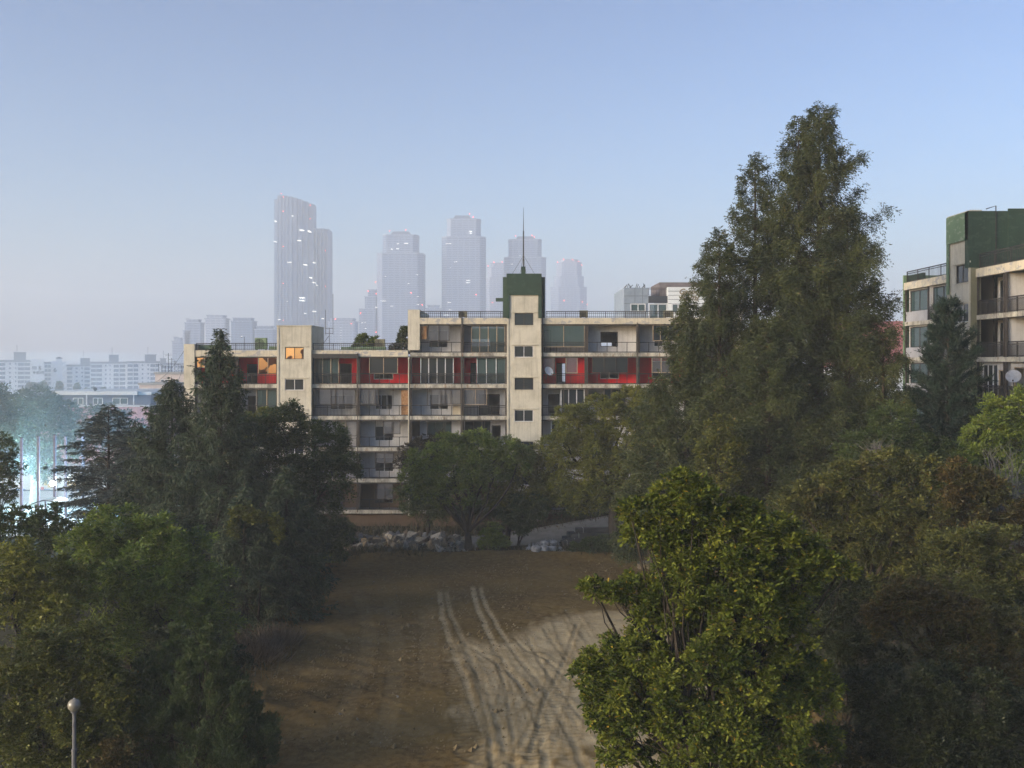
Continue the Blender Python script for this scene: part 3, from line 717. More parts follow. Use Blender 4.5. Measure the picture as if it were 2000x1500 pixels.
a = MB(); a.box(t1 + .003, t1 + .1, -.39, .2, -1, ZT + .09); a.build('tower_flank', M['olive'], b2)
railing(b2, e0 + .1, t0 - .1, ZT + .02, .85, 'bars', .1, 'roof_railing', step=.2)
railing(b2, t1 + .2, e1 - .1, ZT + .02, .95, 'bars', .1, 'roof_railing', step=.2)
a = MB(); a.box(e0 + .01, e0 + 3.0, .15, .3, ZT + .01, ZT + .55); a.build('parapet', M['green'], b2)
dish((29.3, 29.3 * FPX / 980, PZ(741, 29.3 * FPX / 980)), .42, 'round white satellite dish on the right edge block', R(-30))

# ------------------------------------------------------------------ villa with script lettering
YV = 125.0
def vX(px): return PX(px, YV)
def vZ(py): return PZ(py, YV)
M['villa_grey'] = mat_noise('blue_grey_panel', (.2, .24, .29), (.26, .3, .35), 1.0)
M['villa_white'] = mat_noise('white_panel', (.6, .62, .62), (.68, .69, .69), 1.0)
M['villa_dark'] = mat_noise('brown_grey_panel', (.12, .1, .1), (.16, .14, .14), 1.0)
M['char'] = mat('charcoal_panel', (.04, .045, .055), .6)
M['gold'] = mat('bronze_lettering', (.25, .2, .12), .4, .5, .3)
M['joint'] = mat('panel_joint', (.14, .16, .18), .9)
vl = thing('villa_building', 'blue grey and white panelled villa with bronze script lettering beside the tall redwood', 'building', (0, YV, 0))
a = MB(); a.box(vX(1219), vX(1266), 0, 12, -27, vZ(562)); a.box(vX(1266) + .003, vX(1304) - .003, 0, 12, -27, vZ(616)); a.build('grey_wing', M['villa_grey'], vl)
a = MB(); a.box(vX(1304), vX(1420), -.3, 12, -27, vZ(561)); a.box(vX(1412), vX(1420), -.2, 1, vZ(561), vZ(555)); a.build('white_wing', M['villa_white'], vl)
a = MB(); a.box(vX(1291), vX(1420), 1.2, 9, vZ(561) + .003, vZ(550)); a.box(vX(1291), vX(1304) - .003, 1.2, 9, vZ(577), vZ(561)); a.build('roof_storey', M['villa_dark'], vl)
a = MB(); a.box(vX(1266) + .01, vX(1304) - .01, -.05, .0 - .003, vZ(592), vZ(578)); a.build('panel_band', M['char'], vl)
a = MB()
for y in (578, 593): a.box(vX(1219), vX(1266), -.02, -.003, vZ(y) - .04, vZ(y) + .04)
for p in (1240, 1255): a.box(vX(p) - .03, vX(p) + .03, -.02, -.003, -5, vZ(562))
for y in (569, 577, 585, 593): a.box(vX(1304) + .02, vX(1420), -.33, -.303, vZ(y) - .03, vZ(y) + .03)
a.build('panel_joints', M['joint'], vl)
railing(vl, vX(1266) + .05, vX(1304) - .05, vZ(577), vZ(562) - vZ(577), 'bars', .2, 'terrace_railing', step=.3)
for (p, q, r, s, n, g) in ((1231, 1261, 593, 609, 2, 'glass_teal'), (1267, 1303, 593, 640, 2, 'glass_teal'), (1311, 1336, 593, 612, 2, 'glass_teal')):
    window(vl, vX(p), vX(q), vZ(s), vZ(r), -.12 if p < 1300 else -.42, n, 'white_fr', g, .13, .1)
def text3d(s, name, m, parent, loc, size, shear=0.0, rot=(R(90), 0, 0), ext=.03, bold=0.0):
    cu_ = bpy.data.curves.new(name, 'FONT'); cu_.body = s; cu_.size = size; cu_.extrude = ext; cu_.shear = shear; cu_.align_x = 'LEFT'; cu_.offset = bold; cu_.resolution_u = 3
    tmp = bpy.data.objects.new('tmp', cu_); COL.objects.link(tmp)
    dg = bpy.context.evaluated_depsgraph_get(); me = bpy.data.meshes.new_from_object(tmp.evaluated_get(dg)); bpy.data.objects.remove(tmp)
    me.materials.clear(); o = link_mesh(name, me, m, parent, loc); o.rotation_euler = rot; return o
text3d('Gaepo', 'lettering', M['gold'], vl, (vX(1324), -.34, vZ(574.5)), .95, .4, bold=.02)
text3d('Remi', 'lettering', M['gold'], vl, (vX(1325), -.34, vZ(587)), 1.15, .4, bold=.03)
a = MB(); rng0 = random.Random(3)
for k in range(12): x = vX(1219) + 3.2 * rng0.random(); a.tube([(x, .5, vZ(562)), (x + rng0.uniform(-.4, .4), .5, vZ(562) + rng0.uniform(.2, .6))], .04, 4)
a.build('roof_plants', M['metal'], vl)

# tiled roof house behind the redwood
M['tile'] = mat('red_roof_tiles', (.42, .12, .09), .7); t = NT(M['tile'])
wv = t.n('ShaderNodeTexBrick'); wv.inputs['Scale'].default_value = 1.6; wv.inputs['Color1'].default_value = (.5, .17, .14, 1); wv.inputs['Color2'].default_value = (.36, .13, .11, 1); wv.inputs['Mortar'].default_value = (.2, .1, .1, 1)
wv.inputs['Mortar Size'].default_value = .05; t.l(t.coord((1, 1, 1)), wv.inputs['Vector']); t.l(wv.outputs['Color'], t.b.inputs['Base Color'])
YH = 120.0
hs_ = thing('tiled_house', 'house with a pink red tiled roof glimpsed between the redwood and the right edge block', 'house', (PX(1730, YH), YH, 0))
a = MB(); a.box(-5, 5.5, 0, 8, -1, PZ(716, YH)); a.build('wall', M['villa_white'], hs_)
zr0, zr1 = PZ(718, YH), PZ(624, YH); a = MB()
a.poly([(-5.6, -.6, zr0), (6, -.6, zr0), (5.2, 5, zr1), (-4, 5, zr1)]); a.poly([(-5.6, 10.6, zr0), (-4, 5, zr1), (5.2, 5, zr1), (6, 10.6, zr0)]); a.poly([(-5.6, -.6, zr0), (-4, 5, zr1), (-5.6, 10.6, zr0)]); a.poly([(6, -.6, zr0), (6, 10.6, zr0), (5.2, 5, zr1)])
a.build('roof', M['tile'], hs_)
window(hs_, -3, -1.6, 9, 10.4, -.06, 2, 'white_fr', 'glass', .08); window(hs_, 1, 2.6, 9, 10.4, -.06, 2, 'white_fr', 'glass', .08)

# low school building and small houses on the left
YS = 135.0
M['brickp'] = mat('pink_brick', (.32, .16, .15), .85); t = NT(M['brickp'])
wv = t.n('ShaderNodeTexBrick'); wv.inputs['Scale'].default_value = 3; wv.inputs['Color1'].default_value = (.36, .2, .19, 1); wv.inputs['Color2'].default_value = (.3, .16, .16, 1); wv.inputs['Mortar'].default_value = (.4, .36, .34, 1); wv.inputs['Mortar Size'].default_value = .02
t.l(t.coord((1, 1, 1)), wv.inputs['Vector']); t.l(wv.outputs['Color'], t.b.inputs['Base Color'])
M['slate'] = mat_noise('slate_blue_wall', (.075, .08, .11), (.1, .105, .14), 1)
M['concrete'] = mat_noise('pale_concrete', (.38, .39, .4), (.48, .48, .48), 1, lo=.3, hi=.7)
sx = lambda p: PX(p, YS); sz = lambda p: PZ(p, YS)
sch = thing('school_building', 'low flat roofed slate grey building over pink brick behind the round trees on the left', 'building', (0, YS, 0))
a = MB(); a.box(sx(60), sx(294), 0, 12, sz(791), sz(771)); a.build('upper_wall', M['slate'], sch)
a = MB(); a.box(sx(60), sx(294), -.6, 12, -4, sz(794)); a.build('brick_wall', M['brickp'], sch)
a = MB(); a.box(sx(58), sx(295), -.7, 12.2, sz(794) + .003, sz(791) - .003); a.box(sx(97), sx(273), -1.0, 12.3, sz(771) + .003, sz(764)); a.box(sx(273) + .01, sx(297), -.3, 12.3, sz(771) + .003, sz(765)); a.build('eaves', M['concrete'], sch)
for p, q in ((143, 163), (182, 201), (220, 250)): window(sch, sx(p), sx(q), sz(790), sz(777), -.08, 2, 'white_fr', 'glass_teal', .08)
a = MB(); a.tube([(sx(173.5), -.7, sz(790)), (sx(173.5), -.7, sz(764))], .08, 6); a.tube([(sx(265), -.7, sz(790)), (sx(265), -.7, sz(764))], .08, 6); a.build('down_pipe', M['white_fr'], sch)
a = MB(); a.tube([(sx(180), 1, sz(764)), (sx(180), 1, sz(760)), (sx(180), 1, sz(757))], [.12, .3, .1], 8); a.build('roof_vent', M['metal'], sch)
M['beige'] = mat_plaster('beige_render', (.5, .42, .38), (.3, .25, .22), .3)
Yh = 175.0
for (nm, lb, p0, p1, y0, dy, hh) in (('small_house', 'flat roofed beige pink house under the thicket of roof aerials, left of the long block', 303, 375, 731, 0, 14), ('small_house', 'lower beige house with a flat roof in front of the white apartment slabs', 272, 330, 752, -8, 10)):
    y = Yh + dy; h = thing(nm, lb, 'house', (PX(p0, y), y, 0)); w1 = PX(p1, y) - PX(p0, y); zt = PZ(y0, y)
    a = MB(); a.box(0, w1, 0, 10, -6, zt); a.build('wall', M['beige'], h)
    a = MB(); a.box(-.15, w1 + .15, -.2, 10.2, zt + .003, zt + .35); a.build('roof', M['tin'], h)
    for i in range(3):
        for k in range(2):
            window(h, 1 + i * w1 / 3.2, 2.2 + i * w1 / 3.2, zt - 2.2 - 3 * k, zt - .9 - 3 * k, -.05, 2, 'white_fr', 'glass', .07)
rg = random.Random(8)
for k in range(9):
    px = 310 + k * 6.3; y = 177.0; z = PZ(729, y); h = rg.uniform(1.2, 3.6)
    o = thing('roof_aerial', 'thin roof aerial on the flat roofed beige house', 'antenna', (PX(px, y), y, z), rg.uniform(0, 3), 'roof aerials on the beige house')
    a = MB(); a.tube([(0, 0, 0), (0, 0, h)], .05, 4); a.build('pole', M['metal'], o)
    a = MB(); a.tube([(-.6, 0, h * .9), (.6, 0, h * .9)], .03, 3)
    for q in range(4): a.tube([(-.5 + q * .33, -.3, h * .9), (-.5 + q * .33, .3, h * .9)], .02, 3)
    a.build('aerial', M['metal'], o)
def wire(name, lb, pts, r=.02):
    a = MB(); P = []
    p0, p1 = Vector(pts[0]), Vector(pts[1])
    for i in range(13): t = i / 12; p = p0.lerp(p1, t); p.z -= pts[2] * 4 * t * (1 - t); P.append(p)
    a.tube(P, r, 3); return tag(a.build(name, M['metal']), lb, 'cable')
wire('overhead_cable', 'cable slanting down to the left from the roof corner of the long block', ((bX(360), 85.5, bZ(678)), (PX(300, 110), 110, PZ(748, 110)), .5))
wire('overhead_cable', 'cable dropping steeply beside the end wall of the long block', ((bX(360), 86, bZ(690)), (PX(336, 112), 112, PZ(770, 112)), .2))
wire('overhead_cable', 'cable running from the redwood up to the corner of the right edge block', ((31.0, 77.5, PZ(548, 77.5)), (PX(1700, 90), 90, PZ(606, 90)), .5))

# ------------------------------------------------------------------ white slab blocks far on the left
M['white_far'] = mat_noise('white_painted_concrete', (.84, .86, .88), (.76, .78, .81), .05)
M['roof_far'] = mat('grey_roof', (.3, .33, .38), .8)
M['win_far'] = mat_noise('far_balcony_glass', (.16, .2, .27), (.3, .35, .42), .7, .4, lo=.3, hi=.7)
M['mark'] = mat('dark_blue_paint', (.02, .03, .07), .8)
M['lit'] = mat_emit('lit_window', (1.0, .95, .84), 1.2)
M['redlamp'] = mat_emit('red_lamp', (1.0, .12, .08), 6.0)
def slab_block(lb, y, p0, p1, top, cols, pent=(), endw=None, n=13, tilt=0):
    g = 'white slab blocks across the valley'
    th = math.atan2(-PX((p0 + p1) / 2, y), y); o = thing('slab_block', lb, 'apartment block', (PX(p0, y), y, 0), th, g); zt = PZ(top, y); s = y / FPX * math.cos(th); W1 = (p1 - p0) * s
    a = MB(); a.box(0, W1, 0, 12, -27, zt - 1.2)
    if endw: a.box((endw[0] - p0) * s, (endw[1] - p0) * s, -2.5, -.003, -27, zt + .6)
    a.build('wall', M['white_far'], o)
    a = MB(); a.box(-.3, W1 + .3, -.5, 12.5, zt - 1.197, zt); a.build('roof', M['roof_far'], o)
    for (c0, c1, z_) in pent:
        a = MB(); a.box((c0 - p0) * s, (c1 - p0) * s, 2, 8, zt + .003, PZ(z_, y)); a.box((c0 - p0) * s - .3, (c1 - p0) * s + .3, 1.7, 8.3, PZ(z_, y) + .003, PZ(z_, y) + .4); a.build('penthouse', M['roof_far'], o)
        a = MB(); a.tube([((c0 + 6 - p0) * s, 5, PZ(z_, y)), ((c0 + 6 - p0) * s, 5, PZ(z_ - 16, y))], .12, 4); a.build('mast', M['roof_far'], o)
    st = 2.72
    for (c0, c1, kd) in cols:
        x0, x1 = (c0 - p0) * s, (c1 - p0) * s
        for k in range(n):
            z1 = zt - 1.9 - k * st
            me = bpy.data.meshes.get('wb%s%.1f%.1f' % (kd, x0, x1))
            a = MB()
            if kd == 'w': a.box(0, x1 - x0, -.25, -.003, -1.75, 0); nm = 'balcony_glazing'
            else: a.box(0, x1 - x0, -.08, -.003, -1.1, 0); nm = 'window'
            if me is None:
                wo_ = a.build(nm, M['win_far'], o); wo_.data.name = 'wb%s%.1f%.1f' % (kd, x0, x1)
            else: wo_ = link_mesh(nm, me, None, o)
            wo_.location = (x0, 0, z1)
    return o, s, zt
o5, s5, z5 = slab_block('white slab block marked 5 at the left edge, with a square roof house', 615, -12, 86, 703, [(-12, 10, 'w'), (17.5, 21, 's'), (29.5, 32, 's'), (35, 47, 'w'), (48, 59, 'w')], [(27, 51, 689)], (60, 86))
text3d('5', 'block_number', M['mark'], o5, ((75.5 + 12) * s5, -2.6, PZ(723.6, 612.5)), 3.4, bold=.16)
text3d('우성3차', 'block_name', M['mark'], o5, ((64 + 12) * s5, -2.6, PZ(730.5, 612.5)), 2.0, bold=.1)
a = MB(); a.box((63 + 12) * s5, (72 + 12) * s5, -2.56, -2.503, PZ(722, 612.5), PZ(715.6, 612.5)); a.build('painted_panel', M['roof_far'], o5)
o6, s6, z6 = slab_block('white slab block marked 6, with zigzag stair landings on its right end', 640, 86, 121, 707, [(87, 93, 'w'), (94, 99, 'w')], (), (100, 121))
text3d('6', 'block_number', M['mark'], o6, ((104.5 - 86) * s6, -2.6, PZ(726.3, 637)), 3.6, bold=.16)
a = MB(); a.box((110 - 86) * s6, (121 - 86) * s6, -2.6, 6, PZ(706, 640), PZ(700.5, 640)); a.build('stair_core', M['white_far'], o6)
a = MB(); a.box((109 - 86) * s6, (122 - 86) * s6, -3, 6.4, PZ(700.4, 640), PZ(698.5, 640)); a.box((113 - 86) * s6, (118 - 86) * s6, -1, 4, PZ(698.4, 640), PZ(697, 640)); a.build('core_roof', M['mark'], o6)
a = MB()
for k in range(12):
    z = PZ(709 + k * 6.1, 640); x = (121 - 86) * s6
    a.poly([(x + .01, -1, z - 1.3), (x + 2.6, -1, z + .3), (x + 2.6, -1, z + 1.5), (x + .01, -1, z - .1)]); a.poly([(x + .01, 1, z - .1), (x + 2.6, 1, z + 1.5), (x + 2.6, -1, z + 1.5), (x + .01, -1, z - .1)])
a.build('stair_landing', M['white_far'], o6)
slab_block('plain white slab block just right of the zigzag stair', 650, 130, 177, 712, [(131, 141, 'w'), (147.5, 151.5, 's'), (159, 162, 's'), (165, 175.5, 'w')], [(157, 176, 700.5)])
slab_block('tall white slab block with the widest rows of glazing', 620, 177, 248, 706.5, [(178, 187, 'w'), (188, 199, 'w'), (205, 208, 's'), (214, 216, 's'), (222, 232, 'w'), (234, 245, 'w')], [(213, 232, 694)])
slab_block('white slab block nearest the long cream block, half hidden by aerials', 625, 248, 312, 705.5, [(249, 259, 'w'), (261, 270, 'w'), (277, 280, 's'), (288, 291, 's'), (294, 303, 'w'), (304, 311, 'w')], [(283, 305, 693.5)])
slab_block('last white slab block peeping between the aerials and the long cream block', 660, 313, 372, 709, [(315, 325, 'w'), (327, 337, 'w'), (343, 346, 's'), (349, 360, 'w')], [(313, 324, 701)])

# ------------------------------------------------------------------ towers in the haze
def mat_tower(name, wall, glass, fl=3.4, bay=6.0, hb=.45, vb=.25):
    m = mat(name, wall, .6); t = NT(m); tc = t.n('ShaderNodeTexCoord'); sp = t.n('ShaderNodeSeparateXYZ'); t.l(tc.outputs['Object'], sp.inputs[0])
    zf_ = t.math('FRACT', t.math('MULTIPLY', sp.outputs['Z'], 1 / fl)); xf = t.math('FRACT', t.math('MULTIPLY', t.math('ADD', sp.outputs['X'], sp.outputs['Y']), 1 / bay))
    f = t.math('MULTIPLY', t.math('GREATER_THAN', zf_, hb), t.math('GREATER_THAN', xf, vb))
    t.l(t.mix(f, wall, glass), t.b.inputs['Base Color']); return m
M['tw_a'] = mat_tower('tower_glass_wall', (.16, .225, .34), (.08, .13, .22), 3.3, 5.5, .3, .12)  # haze partly put into the colours of all tower walls as blue
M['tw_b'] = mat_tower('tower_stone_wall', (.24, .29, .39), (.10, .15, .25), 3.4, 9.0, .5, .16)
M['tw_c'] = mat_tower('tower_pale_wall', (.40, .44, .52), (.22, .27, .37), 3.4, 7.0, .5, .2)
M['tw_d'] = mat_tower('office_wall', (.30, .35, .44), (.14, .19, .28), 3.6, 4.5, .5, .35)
M['cap'] = mat('tower_cap', (.09, .13, .20), .7)
def facet(px0, px1, y, cut=.12, dep=None):
    x0, x1 = PX(px0, y), PX(px1, y); w1 = x1 - x0; d = dep or w1 * .75; c = w1 * cut; cx = (x0 + x1) / 2
    return [(x0 + c - cx, 0), (x1 - c - cx, 0), (x1 - cx, c), (x1 - cx, d - c), (x1 - c - cx, d), (x0 + c - cx, d), (x0 - cx, d - c), (x0 - cx, c)], cx
def tower(lb, y, tiers, mt, cap=None, lit=(), red=(), cut=.12, nm='skyscraper'):
    """tiers: (px0, px1, top py, bottom py)"""
    cx = (PX(tiers[0][0], y) + PX(tiers[0][1], y)) / 2
    o = thing(nm, lb, 'skyscraper' if nm == 'skyscraper' else 'building', (cx, y, 0))
    for i, (a_, b_, tp, bt) in enumerate(tiers):
        po, c = facet(a_, b_, y, cut); po = [(x + c - cx, yy + 2.0 * i) for x, yy in po]
        m_ = MB(); m_.prism(po, PZ(bt, y) if bt else -27, PZ(tp, y)); ti = m_.build('tier', M[mt], o)
        if i % 1 == 0:
            q = MB(); q.prism([(x * 1.0 + (.8 if x > (c - cx) else -.8), yy + (-.8 if yy < 10 else .8)) for x, yy in po], PZ(tp, y) + .01, PZ(tp, y) + 1.2); q.build('cornice', M['tw_c'], ti)
    if cap:
        a_, b_, tp, bt = cap; x0, x1 = PX(a_, y) - cx, PX(b_, y) - cx; m_ = MB(); z0, z1 = PZ(bt, y) + 1.3, PZ(tp, y); s = (x1 - x0) * .12
        p = [(x0, 8, z0), (x1, 8, z0), (x1, 8 + (x1 - x0) * .6, z0), (x0, 8 + (x1 - x0) * .6, z0)]; q = [(x0 + s, 10, z1), (x1 - s, 10, z1), (x1 - s, 6 + (x1 - x0) * .6, z1), (x0 + s, 6 + (x1 - x0) * .6, z1)]
        m_.poly(p[::-1]); m_.poly(q)
        for k in range(4): m_.poly([p[k], p[(k + 1) % 4], q[(k + 1) % 4], q[k]])
        m_.build('cap', M['cap'], o)
    for (px, py, ww) in lit:
        m_ = MB(); s = y / FPX; x, z = PX(px, y) - cx, PZ(py, y); m_.box(x - ww * s / 2, x + ww * s / 2, -.6, 12, z - .32 * s, z + .32 * s); m_.build('lit_window', M['lit'], o)
    for (px, py) in red:
        m_ = MB(); s = y / FPX; x, z = PX(px, y) - cx, PZ(py, y)
        n = 8; m_.tube([(x, -.9, z - .8 * s), (x, -.9, z - .45 * s), (x, -.9, z + .45 * s), (x, -.9, z + .8 * s)], [.3 * s, .75 * s, .75 * s, .3 * s], n); m_.build('red_lamp', M['redlamp'], o)
    return o
Yt = 1500
def c4(l): return [(480 + a / 2.857, 340 + b / 2.857, c) for a, b, c in l]
def r4(l): return [(480 + a / 2.857, 340 + b / 2.857) for a, b in l]
# tallest tower: curved front made of facets
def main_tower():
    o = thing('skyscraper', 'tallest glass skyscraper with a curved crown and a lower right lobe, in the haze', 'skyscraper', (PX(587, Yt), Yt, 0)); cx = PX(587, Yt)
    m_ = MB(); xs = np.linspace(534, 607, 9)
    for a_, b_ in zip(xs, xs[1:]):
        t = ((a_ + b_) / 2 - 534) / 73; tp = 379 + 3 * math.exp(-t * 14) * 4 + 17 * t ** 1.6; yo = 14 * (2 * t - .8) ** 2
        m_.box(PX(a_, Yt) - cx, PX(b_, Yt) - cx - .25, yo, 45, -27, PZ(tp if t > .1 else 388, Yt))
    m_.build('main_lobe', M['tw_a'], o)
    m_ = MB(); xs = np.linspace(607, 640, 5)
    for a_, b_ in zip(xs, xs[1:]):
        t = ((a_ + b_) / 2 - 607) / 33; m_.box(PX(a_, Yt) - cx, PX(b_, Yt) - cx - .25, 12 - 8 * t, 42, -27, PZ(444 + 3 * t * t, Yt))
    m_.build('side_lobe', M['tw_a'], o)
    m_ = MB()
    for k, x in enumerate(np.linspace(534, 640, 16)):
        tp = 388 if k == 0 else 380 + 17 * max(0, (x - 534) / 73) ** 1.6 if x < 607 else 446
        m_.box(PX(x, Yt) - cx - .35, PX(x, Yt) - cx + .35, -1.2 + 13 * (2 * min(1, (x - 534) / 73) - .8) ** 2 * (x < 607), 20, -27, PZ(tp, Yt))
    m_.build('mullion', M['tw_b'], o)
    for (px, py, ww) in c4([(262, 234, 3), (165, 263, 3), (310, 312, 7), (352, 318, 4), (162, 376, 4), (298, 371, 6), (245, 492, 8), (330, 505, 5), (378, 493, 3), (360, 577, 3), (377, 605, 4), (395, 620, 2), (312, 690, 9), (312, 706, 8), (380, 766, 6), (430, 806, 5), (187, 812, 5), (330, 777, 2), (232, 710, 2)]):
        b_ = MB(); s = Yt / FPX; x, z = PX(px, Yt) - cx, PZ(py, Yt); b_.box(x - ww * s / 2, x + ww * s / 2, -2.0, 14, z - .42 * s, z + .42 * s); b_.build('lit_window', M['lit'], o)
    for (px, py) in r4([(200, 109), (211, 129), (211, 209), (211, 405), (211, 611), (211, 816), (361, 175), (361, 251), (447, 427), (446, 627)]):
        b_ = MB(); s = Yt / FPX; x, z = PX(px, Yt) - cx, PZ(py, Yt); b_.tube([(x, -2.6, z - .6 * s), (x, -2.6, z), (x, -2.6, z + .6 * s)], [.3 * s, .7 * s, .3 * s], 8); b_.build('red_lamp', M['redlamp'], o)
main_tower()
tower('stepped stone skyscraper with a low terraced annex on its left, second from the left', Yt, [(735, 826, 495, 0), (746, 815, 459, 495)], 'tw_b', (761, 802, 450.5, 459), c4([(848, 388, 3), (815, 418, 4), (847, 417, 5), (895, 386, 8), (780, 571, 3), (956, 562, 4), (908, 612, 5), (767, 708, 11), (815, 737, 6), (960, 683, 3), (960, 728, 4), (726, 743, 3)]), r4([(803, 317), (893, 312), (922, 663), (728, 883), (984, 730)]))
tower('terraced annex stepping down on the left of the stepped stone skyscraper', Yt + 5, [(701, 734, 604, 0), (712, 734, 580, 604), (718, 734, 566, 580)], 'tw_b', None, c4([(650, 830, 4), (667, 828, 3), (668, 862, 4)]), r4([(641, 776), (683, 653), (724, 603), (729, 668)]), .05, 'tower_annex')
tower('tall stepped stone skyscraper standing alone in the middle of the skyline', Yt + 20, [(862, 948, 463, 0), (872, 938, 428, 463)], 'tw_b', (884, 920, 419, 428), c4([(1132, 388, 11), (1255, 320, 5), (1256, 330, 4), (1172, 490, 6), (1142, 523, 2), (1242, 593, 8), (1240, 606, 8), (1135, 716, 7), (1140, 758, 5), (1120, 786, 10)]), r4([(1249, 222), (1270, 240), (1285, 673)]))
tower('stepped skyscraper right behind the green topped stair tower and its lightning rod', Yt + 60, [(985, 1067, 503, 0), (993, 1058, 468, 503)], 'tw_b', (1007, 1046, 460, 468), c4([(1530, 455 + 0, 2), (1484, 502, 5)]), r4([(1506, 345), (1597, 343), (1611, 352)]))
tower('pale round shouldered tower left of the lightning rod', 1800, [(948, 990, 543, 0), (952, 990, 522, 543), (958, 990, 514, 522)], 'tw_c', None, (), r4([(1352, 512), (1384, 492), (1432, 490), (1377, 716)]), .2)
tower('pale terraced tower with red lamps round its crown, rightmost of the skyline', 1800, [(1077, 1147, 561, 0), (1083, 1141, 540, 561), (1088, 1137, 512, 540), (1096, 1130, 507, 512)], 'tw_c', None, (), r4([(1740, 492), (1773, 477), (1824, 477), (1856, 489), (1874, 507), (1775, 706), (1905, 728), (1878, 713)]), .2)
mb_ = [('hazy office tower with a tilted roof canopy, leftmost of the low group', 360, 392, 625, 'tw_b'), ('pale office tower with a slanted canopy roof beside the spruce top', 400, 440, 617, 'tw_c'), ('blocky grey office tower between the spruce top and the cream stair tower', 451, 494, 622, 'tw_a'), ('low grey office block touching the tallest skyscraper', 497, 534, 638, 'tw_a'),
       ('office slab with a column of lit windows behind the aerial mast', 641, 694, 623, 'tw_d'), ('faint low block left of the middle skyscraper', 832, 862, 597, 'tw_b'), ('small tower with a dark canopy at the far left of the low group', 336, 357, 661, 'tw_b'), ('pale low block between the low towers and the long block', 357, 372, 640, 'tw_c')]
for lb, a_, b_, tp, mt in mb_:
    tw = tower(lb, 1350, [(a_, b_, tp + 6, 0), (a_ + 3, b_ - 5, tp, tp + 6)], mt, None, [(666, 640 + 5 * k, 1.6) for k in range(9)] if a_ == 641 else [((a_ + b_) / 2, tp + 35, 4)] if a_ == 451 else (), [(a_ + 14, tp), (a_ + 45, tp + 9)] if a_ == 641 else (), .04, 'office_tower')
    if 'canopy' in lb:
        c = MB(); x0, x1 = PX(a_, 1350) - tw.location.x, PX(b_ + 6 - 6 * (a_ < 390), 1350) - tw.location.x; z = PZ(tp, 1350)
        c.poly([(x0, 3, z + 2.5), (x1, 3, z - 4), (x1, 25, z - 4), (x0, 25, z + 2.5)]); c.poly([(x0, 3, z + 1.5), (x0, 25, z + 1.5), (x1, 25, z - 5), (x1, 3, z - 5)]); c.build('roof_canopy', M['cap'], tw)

# ------------------------------------------------------------------ ground
M['soil'] = mat_noise('dark_weedy_soil', (.035, .032, .018), (.07, .06, .032), .6, .95, 6, .4, .1)
def ground_sheet():
    xs = np.concatenate([np.arange(-1350, -80, 30.0), np.arange(-80, 80, 2.0), np.arange(80, 1351, 30.0)])
    ys = np.concatenate([np.arange(-50, 10, 10.0), np.arange(10, 160, 1.5), np.arange(160, 500, 12.0), np.arange(500, 2481, 45.0)])
    X, Y = np.meshgrid(xs, ys); Z = ground_z(X, Y) - .05; nx, ny = len(xs), len(ys)
    inside = (np.abs(X) < 60) & (Y < 130); Z += np.where(inside, .12 * np.sin(X * .9 + Y * .35) * np.sin(Y * .8 - X * .2) * ((Y > 90) | (np.abs(X + 1) > 16)), 0)
    Z -= .35 * ((X > -14) & (X < 12.5) & (Y > 20) & (Y < 70.5))
    me = bpy.data.meshes.new('ground'); V = np.stack([X, Y, Z], -1).reshape(-1, 3)
    i = np.arange(nx * ny).reshape(ny, nx); q = np.stack([i[:-1, :-1], i[:-1, 1:], i[1:, 1:], i[1:, :-1]], -1).reshape(-1, 4)
    me.from_pydata(V.tolist(), [], q.tolist()); me.polygons.foreach_set('use_smooth', [True] * len(me.polygons))
    return tag(link_mesh('ground', me, None), kind='structure')
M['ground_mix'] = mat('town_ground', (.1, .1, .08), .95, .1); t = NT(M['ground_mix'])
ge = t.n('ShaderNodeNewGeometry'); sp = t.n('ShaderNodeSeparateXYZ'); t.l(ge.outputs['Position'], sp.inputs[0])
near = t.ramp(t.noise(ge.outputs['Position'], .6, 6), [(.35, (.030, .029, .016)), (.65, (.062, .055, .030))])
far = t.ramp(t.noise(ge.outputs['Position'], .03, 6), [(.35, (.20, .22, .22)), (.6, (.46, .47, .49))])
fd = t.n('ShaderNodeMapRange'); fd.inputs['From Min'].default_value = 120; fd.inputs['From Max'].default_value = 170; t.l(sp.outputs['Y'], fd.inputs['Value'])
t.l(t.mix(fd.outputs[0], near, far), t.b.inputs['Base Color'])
gr = ground_sheet(); gr.data.materials.append(M['ground_mix'])

